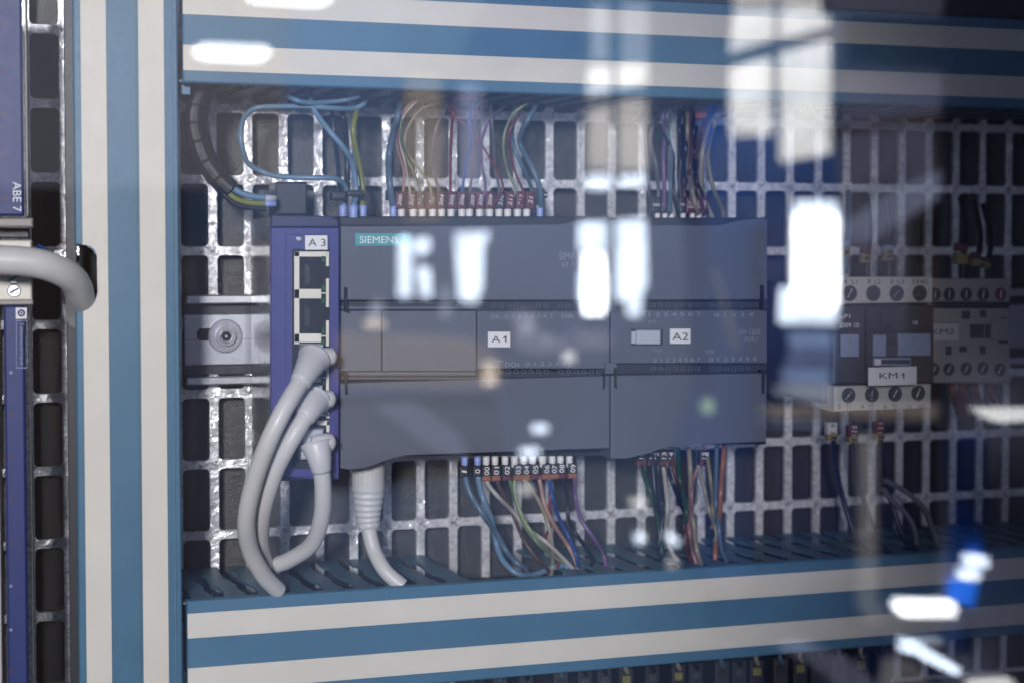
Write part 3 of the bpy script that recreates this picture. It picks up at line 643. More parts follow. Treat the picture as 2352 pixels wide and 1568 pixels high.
for i, (lab, pts, r, m) in enumerate(XW):
    n = len(pts); p3 = [(x, y, -46+6*math.sin(j*1.7+i*2)*(0 < j < n-1)) for j, (x, y) in enumerate(pts)]
    sv = []
    if i in (0, 1, 2, 4, 5, 9, 11):
        x = pts[0][0]; sv = [(x-42, 175, x+38, 285, 'sleeved', ('10', '11', '12', '', '13', '14', '', '', '', '15', '', '16')[i], 86), (x-40, 282, x+36, 345, 'sleevem')]
    wire('module_wire', lab, 'wire', p3, 'D4', r*1.1, m, G5, None, sv, ends=-.003)
# stray brown wire lying over the duct
# ---- grey network cables
def net(lab, pts, r, boot_n, knob, plug):
    pp = path(pts); t = thing('network_cable', lab, 'cable', pp[0], 'grey network cables plugged in the violet switch')
    sp_ = spline(pp, 10); bm = bmesh.new(); tube(bm, sp_, r, 20); link('sheath', bm, 'grey', t, True)
    bm = bmesh.new(); seg = sp_[:boot_n]; n = len(seg)
    tube(bm, seg, [r*((1.95-.85*(i/(n-1))**.8)+(.06 if i > 3 and i % 2 else 0)) for i in range(n)], 20); link('boot', bm, 'boot', t, True)
    bm = bmesh.new(); K = path(knob); kr = .0034
    m_ = [K[0], K[0].lerp(K[1], .6), K[0].lerp(K[1], .9), K[1], K[1]+(K[1]-K[0])*.08]
    tube(bm, m_, [kr*.8, kr*1.0, kr*.95, kr*.65, kr*.2], 20); link('latch_cover', bm, 'boot', t, True)
    x0, y0, x1, y1, Yp = plug
    poly('plug', rect(x0, y0, x1, y1), Yp, 12, 'clip', t, .0008)
    return t
net('upper grey network cable, longest, reaching lowest over the bottom duct', [(722, 822, -84), (695, 868, -92), (655, 935, -97), (618, 1010, -97), (585, 1100, -92), (566, 1190, -84), (574, 1260, -74), (605, 1320, -66), (640, 1356, -60)], .0033, 13, [(715, 822, -84), (770, 817, -84)], (696, 792, 744, 835, -82))
net('middle grey network cable just below the upper one', [(722, 918, -82), (705, 950, -88), (668, 1010, -90), (630, 1085, -86), (604, 1170, -78), (598, 1240, -66), (610, 1300, -50)], .0033, 13, [(712, 918, -82), (768, 915, -82)], (690, 885, 742, 935, -80))
net('lower grey network cable hanging straight before it bends left', [(725, 1018, -82), (735, 1060, -84), (742, 1120, -82), (738, 1190, -76), (715, 1250, -66), (665, 1285, -56), (632, 1300, -50), (618, 1330, -40)], .0032, 15, [(715, 1016, -82), (768, 1014, -82)], (692, 985, 744, 1055, -80))
pp = path([(846, 1060, -46), (846, 1130, -46), (846, 1200, -46), (858, 1260, -48), (885, 1310, -54), (925, 1345, -57)])
t = thing('network_cable', 'grey network cable with ribbed boot under the left end of the controller', 'cable', pp[0])
sp_ = spline(pp, 10); bm = bmesh.new(); tube(bm, sp_, .0030, 20); link('sheath', bm, 'grey', t, True)
bm = bmesh.new(); seg = sp_[:23]; rs = []
for i in range(len(seg)): rs.append(.0066 if i < 9 else .0064-.0003*(i-9)*.55+(.00022 if i % 2 else -.00015))
tube(bm, seg, rs, 24); link('ribbed_boot', bm, 'boot', t, False)
# thick cable into the notch, plus left-hand modules
pp = path([(-60, 592, -86), (0, 597, -86), (60, 601, -86), (105, 610, -85), (145, 626, -81), (170, 645, -75), (182, 672, -67), (185, 700, -55), (186, 730, -45)])
t = thing('thick_cable', 'thick grey cable entering the notch of the vertical duct', 'cable', pp[0]); bm = bmesh.new(); tube(bm, spline(pp, 10), .0052, 28); link('sheath', bm, 'grey', t, True)
pp = path([(78, 575, -40), (95, 590, -40), (85, 640, -40)]); bm = bmesh.new(); tube(bm, spline(pp, 6), .003, 12); o = link('blue_wire', bm, 'bright_blue', None, True); tag(o, 'bright blue wire showing above the thick grey cable', 'wire')
m1 = thing('terminal_module', 'dark blue terminal module lettered ABE 7, above the thick grey cable', 'terminal module', P(30, 497, -60))
YM = -66
quad('cover', -60, -40, 55, 496, YM, 6, 'modblue', m1, .0008); quad('side_edge', 56, -40, 65, 496, YM+1.5, 30, 'contw', m1, .0004)
text('ABE 7', 29, 418, 49, 486, YM, 'white', m1, turn=-90, weight=.0)
quad('foot', -60, 500, 76, 522, YM+6, 10, 'contb', m1, .0008); quad('foot_screw_bar', -60, 524, 68, 548, YM+20, 8, 'contd', m1, .0006)
tb = thing('terminal_block', 'off white terminal block with two slotted screws under the thick cable', 'terminal block', P(30, 690, -60))
quad('housing', -60, 552, 74, 690, YM+5, 40, 'jack', tb, .0008)
for y in (638, 668):
    c_ = P(32, y, YM+5); cyl('screw', (c_.x, c_.z), .0024, YM*.001+.0042, YM*.001+.006, 'steel', tb, 28, .0003)
    a_ = P(22, y+5, YM+4); b_ = P(42, y-5, YM+4); bm = bmesh.new(); tube(bm, [a_, b_], .0003, 6); link('screw_slot', bm, 'slot', tb)
m2 = thing('terminal_module', 'dark blue terminal module with white emblem, below the thick grey cable', 'terminal module', P(30, 1560, -60))
quad('cover', 8, 702, 66, 1640, YM, 6, 'modblue', m2, .0008); quad('side_edge', 68, 698, 78, 1640, YM+1.5, 30, 'contw', m2, .0005); quad('side_edge', -60, 702, 6, 1640, YM+2.5, 30, 'greydk' if False else 'contw', m2, .0005)
quad('top_rail', -60, 690, 76, 700, YM+2, 10, 'contb', m2, .0005)
e_ = quad('emblem', 36, 707, 62, 732, YM-.05, .3, 'paper', m2, 0)
c_ = P(49, 719, YM); ring('emblem_ring', (c_.x, c_.z), .0007, .0013, YM*.001-.0003, YM*.001-.0001, 'modblue', e_)
cyl('emblem_dot', (c_.x, c_.z), .0004, YM*.001-.0003, YM*.001-.0001, 'modblue', e_, 12)
text('Telemecanique', 43, 740, 56, 838, YM, 'contp', m2, turn=-90, weight=.0)
bm = bmesh.new()
for r_ in ((37, 735, 63, 737), (37, 843, 63, 845), (37, 737, 38.2, 843), (61.8, 737, 63, 843)): prism(bm, xz(rect(*r_), YM), YM*.001-.00015, YM*.001+.0001)
link('name_frame', bm, 'contp', m2)
for y in (760, 855, 950, 1052, 1150, 1248, 1345, 1445, 1540):
    c_ = P(25, y, YM); cyl('marker_dot', (c_.x, c_.z), .0006, YM*.001-.0002, YM*.001+.0001, 'contp' if y % 2 else 'sleevem', m2, 14)
for y in (60, 160, 262, 355, 455):
    c_ = P(7, y, YM); cyl('marker_dot', (c_.x, c_.z), .0006, YM*.001-.0002, YM*.001+.0001, 'sleevem', m1, 14)

# ---------------------------------------------------------------- contactors
def screw(cx, cy, r, Yp, par, ang=35, m='steel'):
    c = P(cx, cy, Yp); rr = P(cx+r, cy, Yp).x-c.x
    s = cyl('terminal_screw', (c.x, c.z), rr, Yp*.001-.0001, Yp*.001+.0006, 'screwhole' if m == 'steel' else m, par, 28)
    cyl('screw_head', (c.x-rr*.08, c.z), rr*.72, Yp*.001-.0004, Yp*.001+.0003, m if m != 'steel' else 'contd', s, 24, .0003)
    a = math.radians(ang); d = Vector((math.cos(a), 0, math.sin(a)))*rr*.62; o = Vector((c.x-rr*.08, Yp*.001-.00045, c.z))
    bm = bmesh.new(); tube(bm, [o-d, o+d], rr*.10, 6); link('slot', bm, 'steel', s)
D5 = lambda x, y: Q('D5', x, y)
K1 = thing('contactor', 'black contactor with light grey terminal rows and the sticker KM1', 'contactor', P(2030, 943, -70))
YK = -74
def d5(name, x0, y0, x1, y1, Yp, dep, m, par, bev=.0003):
    return poly(name, rect(*rects('D5', x0, y0, x1, y1)), Yp, dep, m, par, bev)
box('body', P(1906, 700, YK).x, P(2146, 700, YK).x, YK*.001+.006, -.012, P(2030, 925, YK).z, P(2030, 650, YK).z, 'contd', K1, .0005)
poly('terminal_row', [D5(300, 388), D5(1015, 388), D5(1015, 566), D5(300, 577)], YK, 12, 'contw', K1, .0005)
poly('terminal_row', [D5(328, 1145), D5(1003, 1125), D5(1000, 1297), D5(328, 1322)], YK, 12, 'contw', K1, .0005)
for x, a in ((437, 60), (600, 40), (762, 45), (922, 15)): screw(*D5(x, 502), 16.5, YK, K1, a)
for x, y, a in ((428, 1208, 50), (590, 1204, 80), (751, 1198, 60), (912, 1191, 65)): screw(*D5(x, y), 16, YK, K1, a)
for s_, x0, x1 in (('1', 400, 412), ('L1', 450, 485), ('3', 553, 580), ('L2', 607, 650), ('5', 715, 737), ('L3', 768, 812), ('13', 875, 912), ('NO', 925, 975)):
    text(s_, *rects('D5', x0, 405, x1, 436), YK, 'screwhole', K1)
for s_, x0, x1 in (('2', 352, 372), ('T1', 410, 440), ('4', 512, 532), ('T2', 568, 598), ('6', 672, 692), ('T3', 728, 760), ('14', 832, 862), ('NO', 910, 955)):
    text(s_, *rects('D5', x0, 1270, x1, 1300), YK, 'screwhole', K1)
d5('face', 320, 585, 1025, 1125, YK-4, 10, 'contd', K1, .0008)
d5('window', 375, 785, 503, 942, YK-4.6, 1, 'contp', K1); d5('window', 600, 790, 692, 940, YK-4.6, 1, 'contp', K1); d5('window', 772, 780, 1000, 935, YK-4.6, 1, 'contp', K1)
d5('window_frame', 595, 600, 750, 772, YK-4.4, 1, 'dark', K1); d5('window_frame', 808, 592, 1010, 772, YK-4.4, 1, 'dark', K1)
d5('pusher', 665, 645, 725, 735, YK-5.6, 2, 'dark', K1, .0005); d5('pusher', 695, 850, 772, 940, YK-5.2, 1, 'screwhole', K1)
d5('body_divider', 545, 590, 560, 1010, YK-4.8, 1, 'slot', K1)
text('LP1', *rects('D5', 372, 648, 437, 672), YK-4, 'white', K1); text('D09 10', *rects('D5', 372, 708, 500, 738), YK-4, 'white', K1); text('10', *rects('D5', 875, 693, 908, 718), YK-4.4, 'white', K1)
e_ = d5('name_badge', 600, 948, 862, 1003, YK-4.5, .4, 'contp', K1, .0001)
d5('badge_bar', 662, 962, 855, 990, YK-4.7, .4, 'contd', e_, 0); d5('badge_mark', 612, 958, 652, 998, YK-4.7, .4, 'paper', e_, 0)
sticker('white sticker reading KM1 on the black contactor', 'KM', *rects('D5', 566, 1016, 902, 1142), YK-9, rects('D5', 642, 1052, 768, 1090), skew=-3, flag=rects('D5', 790, 1052, 820, 1090))
d5('sticker_holder', 575, 1022, 893, 1120, YK-8.8, 5, 'contd', K1)
K2 = thing('contactor', 'beige grey contactor with the sticker KM2 at the right of the black one', 'contactor', P(2230, 880, -60))
YL = -56
d5('body', 985, 405, 1548, 1125, YL+4, 36, 'contb', K2, .0005)
d5('terminal_row', 1012, 400, 1552, 560, YL, 8, 'contb', K2, .0005); d5('groove', 1015, 568, 1550, 602, YL+3, 3, 'contd', K2)
d5('face', 1000, 606, 1552, 1120, YL-1, 8, 'contb', K2, .0005)
for i, x in enumerate((1030, 1128, 1246, 1365, 1486)): screw(*D5(x, 508), 13.5, YL, K2, 85, 'red' if i == 4 else 'steel')
for x, y in ((1022, 1028), (1126, 1026), (1246, 1024), (1362, 1020), (1480, 1030)): screw(*D5(x, y), 13, YL-1, K2, 60)
for a in ((1217, 625, 1273, 680), (1342, 620, 1388, 668), (1275, 718, 1370, 812), (1105, 868, 1145, 928), (1200, 868, 1250, 908), (1342, 865, 1380, 920), (1485, 668, 1530, 676), (1472, 830, 1535, 850)):
    d5('recess', *a, YL-1.2, .5, 'screwhole', K2, 0)
d5('indicator_frame', 1380, 715, 1416, 815, YL-1.4, .5, 'screwhole', K2); d5('raised_panel', 1420, 690, 1545, 825, YL-1.6, 1, 'contb', K2)
d5('raised_panel', 1035, 610, 1190, 705, YL-1.6, 1, 'contb', K2)
sticker('grey shaded sticker reading KM2 on the beige contactor', 'KM2', *rects('D5', 985, 712, 1193, 830), YL-1.6, rects('D5', 1008, 750, 1162, 783), m='contw')
# wires of the contactors
G6 = 'sleeved wires of the contactors'
for i, (x, y, l, n, sc, mk) in enumerate(((412, 215, 'yellow sleeved wire above the first terminal of the black contactor', '1', 1, 'w_slate'), (557, 258, 'yellow sleeved wire above the second terminal of the black contactor', '1', 1, 'w_black'), (712, 245, 'yellow sleeved wire above the third terminal of the black contactor', '1', 1, 'w_black'),
                                     (1222, 258, 'wide yellow sleeved wire above the beige contactor, leftmost there', '', 1.35, 'w_black'), (1326, 285, 'yellow sleeved wire above the middle of the beige contactor', '', .9, 'w_black'), (1398, 305, 'small yellow sleeved wire above the right of the beige contactor', '', .7, 'w_black'))):
    Yc = -44; dz = -8*(i % 2)
    w = wire('contactor_wire', l, 'wire', [(x-5, y+150, Yc), (x, y+20, Yc), (x+8, y-60, Yc), (x+20, y-200, Yc+6), (x+15-10*i, y-420, Yc+15)], 'D5', 1.3, mk, G6, None,
         [(x-30*sc, y-30*sc, x+32*sc, y+32*sc, 'sleevey', n, 0, 'ink'), (x-26*sc, y-78*sc, x+30*sc, y-36*sc, 'contp' if i in (0, 2) else 'sleevem')])
for i, (x, y, l, n, sm) in enumerate(((322, 1400, 'wire with white sleeve below the black contactor', '1 9', 'contw'), (468, 1415, 'middle wire below the black contactor, maroon sleeve reading 120', '1 2 0', 'sleevem'), (650, 1395, 'right wire below the black contactor, maroon sleeve reading 121', '1 2 1', 'sleevem'))):
    wire('contactor_wire', l, 'wire', [(x, y-70, -50), (x, y+100, -46), (x+10, y+250, -40), (x+60, y+500, -36), (x+160, y+800, -42), (x+260, y+900, -52)], 'D5', 1.2, 'w_navy', G6, None,
         [(x-36, y, x+32, y+80, sm, n, 85, 'ink' if i == 0 else 'white'), (x-32, y+84, x+36, y+122, 'sleevey', '1', 90, 'ink')], ends=-.004)
for i, (x, l) in enumerate(((1140, 'left red wire under the beige contactor'), (1210, 'second red wire under the beige contactor'), (1300, 'third red wire under the beige contactor'), (1400, 'right red wire under the beige contactor'))):
    wire('red_wire', l, 'wire', [(x, 1100, -44), (x+10, 1180, -46), (x+30, 1240, -40), (x+60, 1330, -30)], 'D5', 1.9, 'w_redb', 'red wires under the beige contactor')
for i, pts in enumerate(([(1230, 380), (1290, 460), (1360, 520), (1420, 620), (1440, 740)], [(1240, 330), (1370, 400), (1480, 500), (1530, 620), (1560, 720)])):
    pp = path([(x, y, -40) for x, y in pts], 'C3'); bm = bmesh.new(); tube(bm, spline(pp, 8), .0013, 10)
    o = link('loose_cable', bm, 'w_greyw', None, True); tag(o, ('lower' if i == 0 else 'upper')+' slate cable curving down in the dim lower right of the cabinet', 'cable')
# ---------------------------------------------------------------- terminal blocks below the bottom duct
TB = [(1095, 0), (1150, 1), (1210, 0), (1290, 1), (1345, 0), (1390, 0), (1440, 2), (1500, 0), (1560, 2), (1600, 0), (1660, 1), (1700, 0), (1740, 2), (1795, 1), (1840, 2), (1880, 0), (1930, 1), (1980, 2), (2030, 0)]
nm = ['black', 'blue grey', 'yellow']
ORD = 'first second third fourth fifth sixth seventh eighth ninth tenth eleventh twelfth thirteenth fourteenth fifteenth sixteenth seventeenth eighteenth last'.split()
for i, (x, kx) in enumerate(TB):
    y = 1548-(x-1300)*.062; t = thing('rail_terminal', f'{nm[kx]} rail terminal below the bottom duct, {ORD[i]} of its row from the left', 'rail terminal', P(x, y+40, -30), 'rail terminals below the bottom duct')
    poly('housing', rect(x-17, y-8, x+17, y+90), -30, 25, ('dark', 'contd', 'dark')[kx], t, .0008)
    poly('marker', rect(x-9, y+12, x+9, y+30), -31, 1.2, ('screwhole', 'dark', 'w_olive')[kx], t, .0003)
    bm = bmesh.new(); tube(bm, spline(path([(x+2, y+4, -33), (x-4, y-12, -35), (x+5, y-45, -34)]), 6), .001, 8); link('jumper', bm, ('w_black', 'w_slate', 'w_beige')[kx], t, True)

# ---------------------------------------------------------------- glass door
gm = bpy.data.materials.new('door_glass'); gm.use_nodes = True; nt = gm.node_tree; nt.nodes.clear()
out = nd(nt, 'ShaderNodeOutputMaterial'); mxs = nd(nt, 'ShaderNodeMixShader'); tr = nd(nt, 'ShaderNodeBsdfTransparent'); gl = nd(nt, 'ShaderNodeBsdfGlossy')
gl.inputs['Roughness'].default_value = .0; gl.inputs['Color'].default_value = (.93, .96, 1, 1); tr.inputs['Color'].default_value = (.975, .98, .99, 1)
mxs.inputs[0].default_value = .112
nt.links.new(tr.outputs[0], mxs.inputs[1]); nt.links.new(gl.outputs[0], mxs.inputs[2]); nt.links.new(mxs.outputs[0], out.inputs[0])
M['glass'] = gm
g = box('glass_door', -.35, 1.0, GLASS_Y-.004, GLASS_Y, -.45, .45, 'glass', None, 0); tag(g, 'clear glass cabinet door mirroring the bright hall windows', 'glass door')

# ---------------------------------------------------------------- the hall behind the photographer, seen in the glass
def em(name, c, s):
    m = bpy.data.materials.new(name); m.use_nodes = True; nt = m.node_tree; b = nt.nodes['Principled BSDF']
    b.inputs['Base Color'].default_value = (.1, .1, .1, 1); b.inputs['Emission Color'].default_value = (*c, 1)
    tc = nd(nt, 'ShaderNodeTexCoord'); n = nd(nt, 'ShaderNodeTexNoise'); n.inputs['Scale'].default_value = 7; n.inputs['Detail'].default_value = 3
    nt.links.new(tc.outputs['Object'], n.inputs['Vector']); mr = nd(nt, 'ShaderNodeMapRange'); mr.inputs['From Min'].default_value = .3; mr.inputs['From Max'].default_value = .7
    mr.inputs['To Min'].default_value = s*.72; mr.inputs['To Max'].default_value = s*1.22
    nt.links.new(n.outputs['Fac'], mr.inputs['Value']); nt.links.new(mr.outputs['Result'], b.inputs['Emission Strength'])
    return m
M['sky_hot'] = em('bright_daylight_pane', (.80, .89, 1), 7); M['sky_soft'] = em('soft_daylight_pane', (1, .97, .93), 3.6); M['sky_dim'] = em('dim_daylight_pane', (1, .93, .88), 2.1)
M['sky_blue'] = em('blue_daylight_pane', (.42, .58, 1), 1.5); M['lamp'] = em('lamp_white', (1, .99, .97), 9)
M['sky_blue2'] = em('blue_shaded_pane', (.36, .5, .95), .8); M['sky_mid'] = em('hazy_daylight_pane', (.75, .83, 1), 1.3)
M['hall'] = mat('hall_wall_paint', (.24, .335, .50), .9, scale=9, var=.6); M['frame'] = mat('window_frame_grey', (.10, .11, .15), .6)
M['panel'] = mat('brown_grey_panel', (.25, .26, .38), .8, scale=2, var=.25); M['post'] = mat('brown_post', (.06, .04, .035), .7)
M['polem'] = mat('grey_pole', (.9, .86, .8), .35); M['cobalt'] = mat('cobalt_tube', (.0, .12, .75), .4); M['warm'] = em('warm_glint', (1, .8, .62), 3)
M['deep'] = mat('deep_blue_paint', (.03, .13, .44), .6)
def rpoly(name, pts, Y_, th, m, parent=None):
    c = [R(x, y, Y_) for x, y in pts]; bm = bmesh.new(); prism(bm, [(p.x, p.z) for p in c], Y_-th, Y_); return link(name, bm, m, parent)
def hall_window(label, Y_, panes, frame=None):
    xs = [p[0] for q in panes for p in q[0]]; ys = [p[1] for q in panes for p in q[0]]
    c = R(sum(xs)/len(xs), max(ys), Y_); t = thing('hall_window', label, 'window', c)
    for q, m in panes: rpoly('pane', q, Y_, .02, m, t)
    x0, x1, y0, y1 = min(xs)-6, max(xs)+6, min(ys)-6, max(ys)+6
    if frame: rpoly('frame', rect(x0, y0, x1, y1), Y_-.03, .03, 'frame', t)
    return t
hall_window('tall hall window with slanted bars, mirrored over the top duct', -4.0, [
    ([(1690, -40), (1778, -60), (1778, 12), (1690, 20)], 'sky_dim'), ([(1690, 30), (1775, 22), (1775, 92), (1678, 122)], 'sky_soft'),
    ([(1795, 22), (1903, 6), (1903, 60), (1797, 88)], 'sky_soft'), ([(1797, -60), (1903, -60), (1903, 0), (1797, 14)], 'sky_dim'),
    ([(1680, 155), (1770, 130), (1772, 310), (1682, 312)], 'sky_soft'), ([(1796, 120), (1905, 92), (1905, 352), (1796, 372)], 'sky_soft')])
hall_window('hall window mirrored over the joint of the two grey modules', -3.5, [
    ([(1362, 12), (1398, 12), (1398, 140), (1362, 140)], 'sky_mid'), ([(1432, 5), (1488, 5), (1488, 140), (1432, 140)], 'sky_mid'),
    ([(1356, 155), (1402, 153), (1402, 212), (1352, 222)], 'sky_soft'), ([(1425, 150), (1486, 146), (1486, 196), (1425, 204)], 'sky_soft'),
    ([(1354, 250), (1402, 240), (1402, 390), (1354, 390)], 'sky_dim'), ([(1424, 232), (1484, 226), (1484, 390), (1424, 390)], 'sky_dim'),
    ([(1352, 402), (1398, 402), (1398, 434), (1352, 434)], 'sky_hot'), ([(1426, 404), (1476, 404), (1476, 424), (1426, 426)], 'sky_hot'),
    ([(1334, 512), (1393, 510), (1393, 576), (1334, 578)], 'sky_hot'), ([(1334, 598), (1393, 598), (1393, 606), (1334, 606)], 'sky_soft'), ([(1334, 626), (1393, 626), (1393, 695), (1334, 695)], 'sky_hot'),
    ([(1420, 508), (1480, 502), (1484, 660), (1474, 664), (1470, 725), (1448, 725), (1440, 690), (1420, 690)], 'sky_hot')])
hall_window('bright hall window with a dark strut, mirrored left of the controller middle', -3.5, [
    ([(920, 545), (942, 545), (944, 682), (918, 682)], 'sky_hot'), ([(956, 548), (984, 546), (988, 570), (968, 586), (956, 580)], 'sky_hot'), ([(960, 612), (986, 616), (990, 682), (972, 682), (966, 650)], 'sky_hot')])
hall_window('bright narrow hall window mirrored over the middle of the controller', -3.5, [
    ([(1048, 536), (1120, 532), (1120, 552), (1108, 562), (1106, 660), (1094, 695), (1058, 690)], 'sky_hot'), ([(1018, 662), (1030, 658), (1032, 722), (1018, 728)], 'sky_mid')])
hall_window('large bright hall window mirrored between the modules and the contactors', -3.5, [
    ([(1832, 462), (1922, 462), (1920, 744), (1794, 742), (1798, 662), (1830, 658)], 'sky_hot'),
    ([(1812, 758), (1908, 760), (1912, 800), (1822, 800)], 'sky_blue'), ([(1818, 804), (1912, 806), (1920, 838), (1806, 846)], 'sky_blue2'), ([(1798, 850), (1905, 848), (1908, 880), (1802, 876)], 'sky_blue'), ([(1802, 880), (1908, 884), (1912, 914), (1830, 902)], 'sky_mid')])
hall_window('dim frosted strip window mirrored on the right of the extension module', -3.6, [([(1785, 885), (1900, 915), (1905, 928), (1785, 905)], 'sky_mid')])
for i, (pts, l) in enumerate((([(452, 108), (475, 103), (612, 108), (620, 120), (600, 140), (470, 134), (446, 124)], 'ceiling lamp mirrored on the left end of the top duct'),
                              ([(565, -22), (765, -22), (752, 8), (720, 12), (575, 2)], 'ceiling lamp mirrored at the top edge of the photo'),
                              ([(2062, 1374), (2185, 1376), (2192, 1392), (2182, 1414), (2070, 1414), (2054, 1394)], 'lamp mirrored over the lower right of the bottom duct'))):
    o = rpoly('hall_lamp', pts, -.73 if i == 2 else -3.0, .01, 'lamp'); tag(o, l, 'lamp')
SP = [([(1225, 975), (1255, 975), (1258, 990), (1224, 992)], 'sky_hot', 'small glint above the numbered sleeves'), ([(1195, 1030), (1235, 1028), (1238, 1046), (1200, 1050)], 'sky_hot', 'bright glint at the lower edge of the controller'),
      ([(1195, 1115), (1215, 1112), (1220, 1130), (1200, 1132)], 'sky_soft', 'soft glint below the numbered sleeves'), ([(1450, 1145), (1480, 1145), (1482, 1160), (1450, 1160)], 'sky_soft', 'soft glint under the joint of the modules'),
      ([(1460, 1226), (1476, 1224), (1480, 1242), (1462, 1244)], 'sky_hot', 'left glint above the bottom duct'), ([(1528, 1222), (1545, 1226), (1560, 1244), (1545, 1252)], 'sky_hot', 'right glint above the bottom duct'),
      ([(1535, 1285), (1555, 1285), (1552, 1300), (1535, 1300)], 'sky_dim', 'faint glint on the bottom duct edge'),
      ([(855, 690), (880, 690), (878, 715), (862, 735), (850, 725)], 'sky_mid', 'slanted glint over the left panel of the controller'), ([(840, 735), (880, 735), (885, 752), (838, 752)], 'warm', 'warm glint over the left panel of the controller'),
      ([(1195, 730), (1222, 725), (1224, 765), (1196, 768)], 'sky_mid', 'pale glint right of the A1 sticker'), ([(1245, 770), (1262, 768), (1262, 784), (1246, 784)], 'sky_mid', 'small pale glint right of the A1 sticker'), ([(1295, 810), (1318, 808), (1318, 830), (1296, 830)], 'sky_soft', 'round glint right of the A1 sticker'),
      ([(1110, 830), (1138, 830), (1140, 882), (1112, 884)], 'warm', 'warm patch on the lower groove of the controller'), ([(1614, 920), (1636, 915), (1636, 945), (1616, 948)], 'green_glow', 'green glint on the extension module'),
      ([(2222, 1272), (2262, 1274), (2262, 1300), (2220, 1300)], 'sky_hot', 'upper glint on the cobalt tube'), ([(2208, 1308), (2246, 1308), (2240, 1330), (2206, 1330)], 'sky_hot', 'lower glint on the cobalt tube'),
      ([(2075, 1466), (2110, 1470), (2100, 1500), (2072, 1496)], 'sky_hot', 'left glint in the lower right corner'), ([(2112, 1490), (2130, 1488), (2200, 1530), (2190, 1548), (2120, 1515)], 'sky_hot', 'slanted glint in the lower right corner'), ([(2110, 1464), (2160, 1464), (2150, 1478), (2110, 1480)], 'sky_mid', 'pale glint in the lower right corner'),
      ([(2230, 1562), (2320, 1556), (2320, 1590), (2230, 1590)], 'sky_soft', 'glint at the very bottom right corner'), ([(2238, 936), (2400, 936), (2400, 962), (2290, 968), (2262, 955)], 'sky_soft', 'glowing patch for the bright end of the pale beam')]
M['green_glow'] = em('green_glint', (.5, .8, .5), 2)
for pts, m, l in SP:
    o = rpoly('glint_patch', pts, -.73 if pts[0][0] > 2060 else -2.2, .01, m); tag(o, l+', mirrored in the glass', 'lamp')  # glints put in as glowing patches
def robj(name, pts, Y_, th, m, label, cat):
    o = rpoly(name, pts, Y_, th, M[m]); return tag(o, label+', mirrored in the glass', cat)
M['navyp'] = mat('navy_machine_paint', (.03, .06, .22), .5, scale=6, var=.5); M['beige'] = mat('beige_tabletop', (.62, .52, .42), .7, scale=3, var=.2)
M['steelblue'] = mat('steel_blue_paint', (.42, .48, .66), .7, scale=6, var=.35); M['cobaltglow'] = em('cobalt_glow', (.0, .16, .9), 4)
M['slategrey'] = mat('slate_grey_paint', (.13, .14, .2), .7, scale=6, var=.4); M['lilac'] = mat('lilac_cloth', (.62, .66, .92), .8, scale=5, var=.2)
robj('steel_post', [(1980, 1000), (2010, 1000), (2012, 1225), (1980, 1225)], -2.75, .03, 'polem', 'upper half of a pale upright pole', 'pole')
robj('steel_post', [(1978, 1225), (2012, 1225), (2014, 1380), (2060, 1440), (2050, 1460), (1990, 1420), (1976, 1400)], -2.72, .03, 'polem', 'lower half of a pale upright pole with a slanting foot', 'pole')
robj('cobalt_tube', [(2205, 1010), (2258, 1000), (2250, 1290), (2245, 1330), (2205, 1330), (2212, 1250)], -.74, .03, 'cobalt', 'cobalt blue tube in the lower right corner', 'tube')
robj('cobalt_glow', [(2212, 1338), (2238, 1336), (2226, 1388), (2208, 1384)], -.74, .03, 'cobaltglow', 'brighter part of the cobalt tube, made to glow', 'lamp')  # glow put in for the tube's brighter part, no lamp there
robj('cobalt_tube', [(2205, 1400), (2235, 1400), (2230, 1500), (2195, 1500)], -.74, .03, 'navyp', 'dark lower end of the cobalt blue tube', 'tube')
robj('pale_beam', [(1765, 940), (2400, 932), (2400, 966), (1765, 960)], -2.3, .05, 'beige', 'long pale horizontal beam under the contactors', 'beam')
robj('brown_post', [(2168, 262), (2212, 262), (2212, 470), (2168, 470)], -2.6, .05, 'post', 'dark brown upright post above the contactors', 'post')
robj('brown_rail', [(1930, 290), (2168, 262), (2168, 282), (1930, 310)], -2.6, .04, 'post', 'thin brown rail left of the brown post', 'rail')
robj('brown_cupboard', [(2110, 440), (2500, 420), (2500, 915), (2110, 915)], -2.65, .05, 'post', 'dark brown cupboard over the right contactor', 'cupboard')
robj('slanted_arm', [(1940, 525), (2060, 440), (2200, 380), (2240, 374), (2235, 400), (2160, 450), (1990, 560), (1935, 560)], -2.55, .03, 'steelblue', 'pale slanted machine arm above the contactors', 'machine arm')
robj('dark_bin', [(2010, 400), (2090, 370), (2100, 440), (2040, 490), (1990, 480)], -2.6, .05, 'slategrey', 'small dark bin behind the slanted arm', 'bin')
robj('large_machine', [(1770, 975), (2600, 985), (2600, 1800), (1770, 1800)], -3.0, .1, 'navyp', 'dark navy machine housing in the lower right', 'machine')
robj('large_machine', [(1640, 1330), (1960, 1320), (1990, 1360), (1990, 1470), (1660, 1490)], -2.9, .1, 'navyp', 'dark navy machine hood over the bottom duct', 'machine')
robj('blue_machine', [(1610, 250), (1790, 240), (1960, 380), (1950, 1320), (1600, 1320), (1590, 1060), (1640, 900)], -4.3, .2, 'deep', 'deep blue machine housing over the extension module', 'machine')
robj('navy_pillar', [(1757, 520), (1800, 520), (1790, 960), (1757, 960)], -3.8, .1, 'navyp', 'almost black upright pillar left of the brightest window', 'pillar')
robj('slab', [(1760, 905), (1930, 935), (1930, 945), (1760, 925)], -3.3, .05, 'navyp', 'thin dark slab under the brightest window', 'slab')
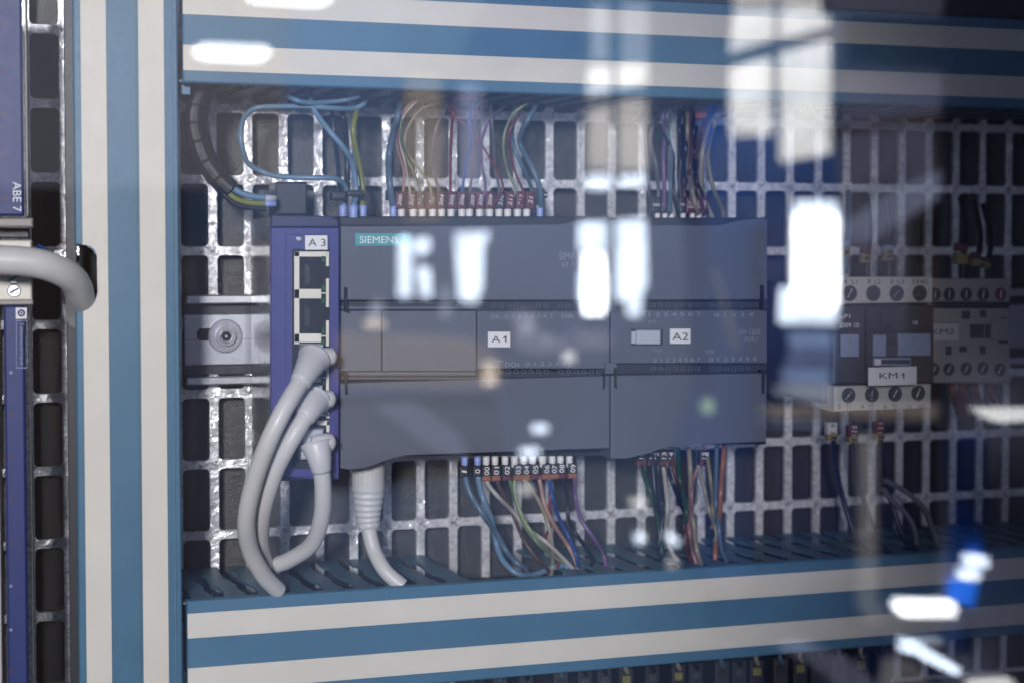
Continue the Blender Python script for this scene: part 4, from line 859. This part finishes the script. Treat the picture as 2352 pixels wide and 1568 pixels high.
robj('dark_gap_panel', [(-300, 430), (425, 430), (425, 1900), (-300, 1900)], -3.4, .2, 'post', 'dark brown panel added to keep haze off the left of the cabinet', 'door')  # dark panel added so no hall haze falls on the left gap
robj('dark_machine', [(425, 560), (625, 540), (620, 1320), (425, 1320)], -3.6, .2, 'slategrey', 'slate grey machine left of the violet switch', 'machine')
robj('work_table', [(770, 765), (1090, 780), (1150, 822), (1150, 888), (1090, 892), (770, 880)], -3.2, .06, 'beige', 'beige work table over the lower groove of the controller', 'table')
robj('table_shadow_board', [(770, 905), (1140, 905), (1160, 1080), (770, 1130)], -3.25, .06, 'slategrey', 'slate grey board below the beige work table', 'board')
robj('pale_sheet', [(860, 930), (960, 925), (1060, 1000), (1075, 1060), (1000, 1035), (930, 985)], -3.1, .02, 'steelblue', 'steel blue sheet slanting over the lower flap of the controller', 'sheet')
robj('seated_shape', [(1178, 735), (1200, 712), (1228, 720), (1238, 770), (1300, 775), (1310, 800), (1250, 815), (1180, 800)], -2.9, .05, 'lilac', 'pale lilac cloth heap right of the A1 sticker', 'cloth')
robj('cloth_heap', [(1320, 760), (1400, 765), (1400, 800), (1320, 805)], -2.9, .05, 'lilac', 'small lilac cloth left of the joint of the modules', 'cloth')
robj('haze_sheet', [(930, 175), (1012, 175), (1014, 505), (930, 505)], -4.6, .02, 'beige', 'cream sheet added for the pale haze over the top row of numbered wires', 'haze_sheet')  # pale sheets added for soft streaks of haze in the glass
robj('haze_sheet', [(1052, 190), (1104, 200), (1104, 440), (1060, 440)], -4.6, .02, 'lilac', 'narrow lilac sheet added for the pale haze right of the cream one', 'haze_sheet')
robj('upper_board', [(1160, -80), (1340, -80), (1340, 130), (1050, 180), (1090, 60)], -4.8, .05, 'navyp', 'navy roof board over the middle of the top duct', 'board')
M['warmgrey'] = mat('warm_grey_board', (.32, .30, .30), .8, scale=3, var=.3)
robj('grey_curtain', [(-400, -300), (690, -300), (640, 430), (-400, 430)], -5.2, .02, 'warmgrey', 'warm grey curtain behind the two roof lamps', 'curtain')
robj('roof_board', [(1905, -120), (2600, -120), (2600, 60), (1905, 30)], -3.0, .05, 'slategrey', 'slate grey roof board over the top right corner', 'board')
robj('thin_rod', [(1640, 625), (1646, 620), (1695, 800), (1685, 805)], -2.9, .02, 'steelblue', 'thin slanted rod over the right of the extension module', 'rod')
robj('roll', [(1800, 1490), (1870, 1480), (1960, 1520), (2040, 1600), (1930, 1600), (1880, 1530)], -2.5, .05, 'lilac', 'pale roll sweeping through the lower right corner', 'roll')
robj('roll', [(2040, 1425), (2230, 1420), (2230, 1446), (2045, 1450)], -2.45, .05, 'slategrey', 'grey roll under the rounded lamp', 'roll')
robj('grey_block', [(2060, 1520), (2110, 1530), (2150, 1600), (2040, 1600)], -2.4, .05, 'polem', 'pale block in the lower right corner', 'block')
hw = box('hall_wall', -3, 9, -6.2, -6.0, -4, 5, 'hall', None, 0); tag(hw, kind='structure')
nb = box('shading_screen', .71, 1.25, -.78, -.765, -.6, .7, 'panel', None, .001); tag(nb, 'brown grey screen added close to the cabinet to shade its right side, mirrored along the right edge', 'screen')  # screen added to keep window light off the right of the plate
# partition on the right side of the hall
pn = rpoly('partition', [(1945, -400), (3000, -400), (3000, 2200), (1945, 2200)], -3.2, .05, 'panel'); tag(pn, 'tall brown grey partition mirrored behind both contactors', 'partition')
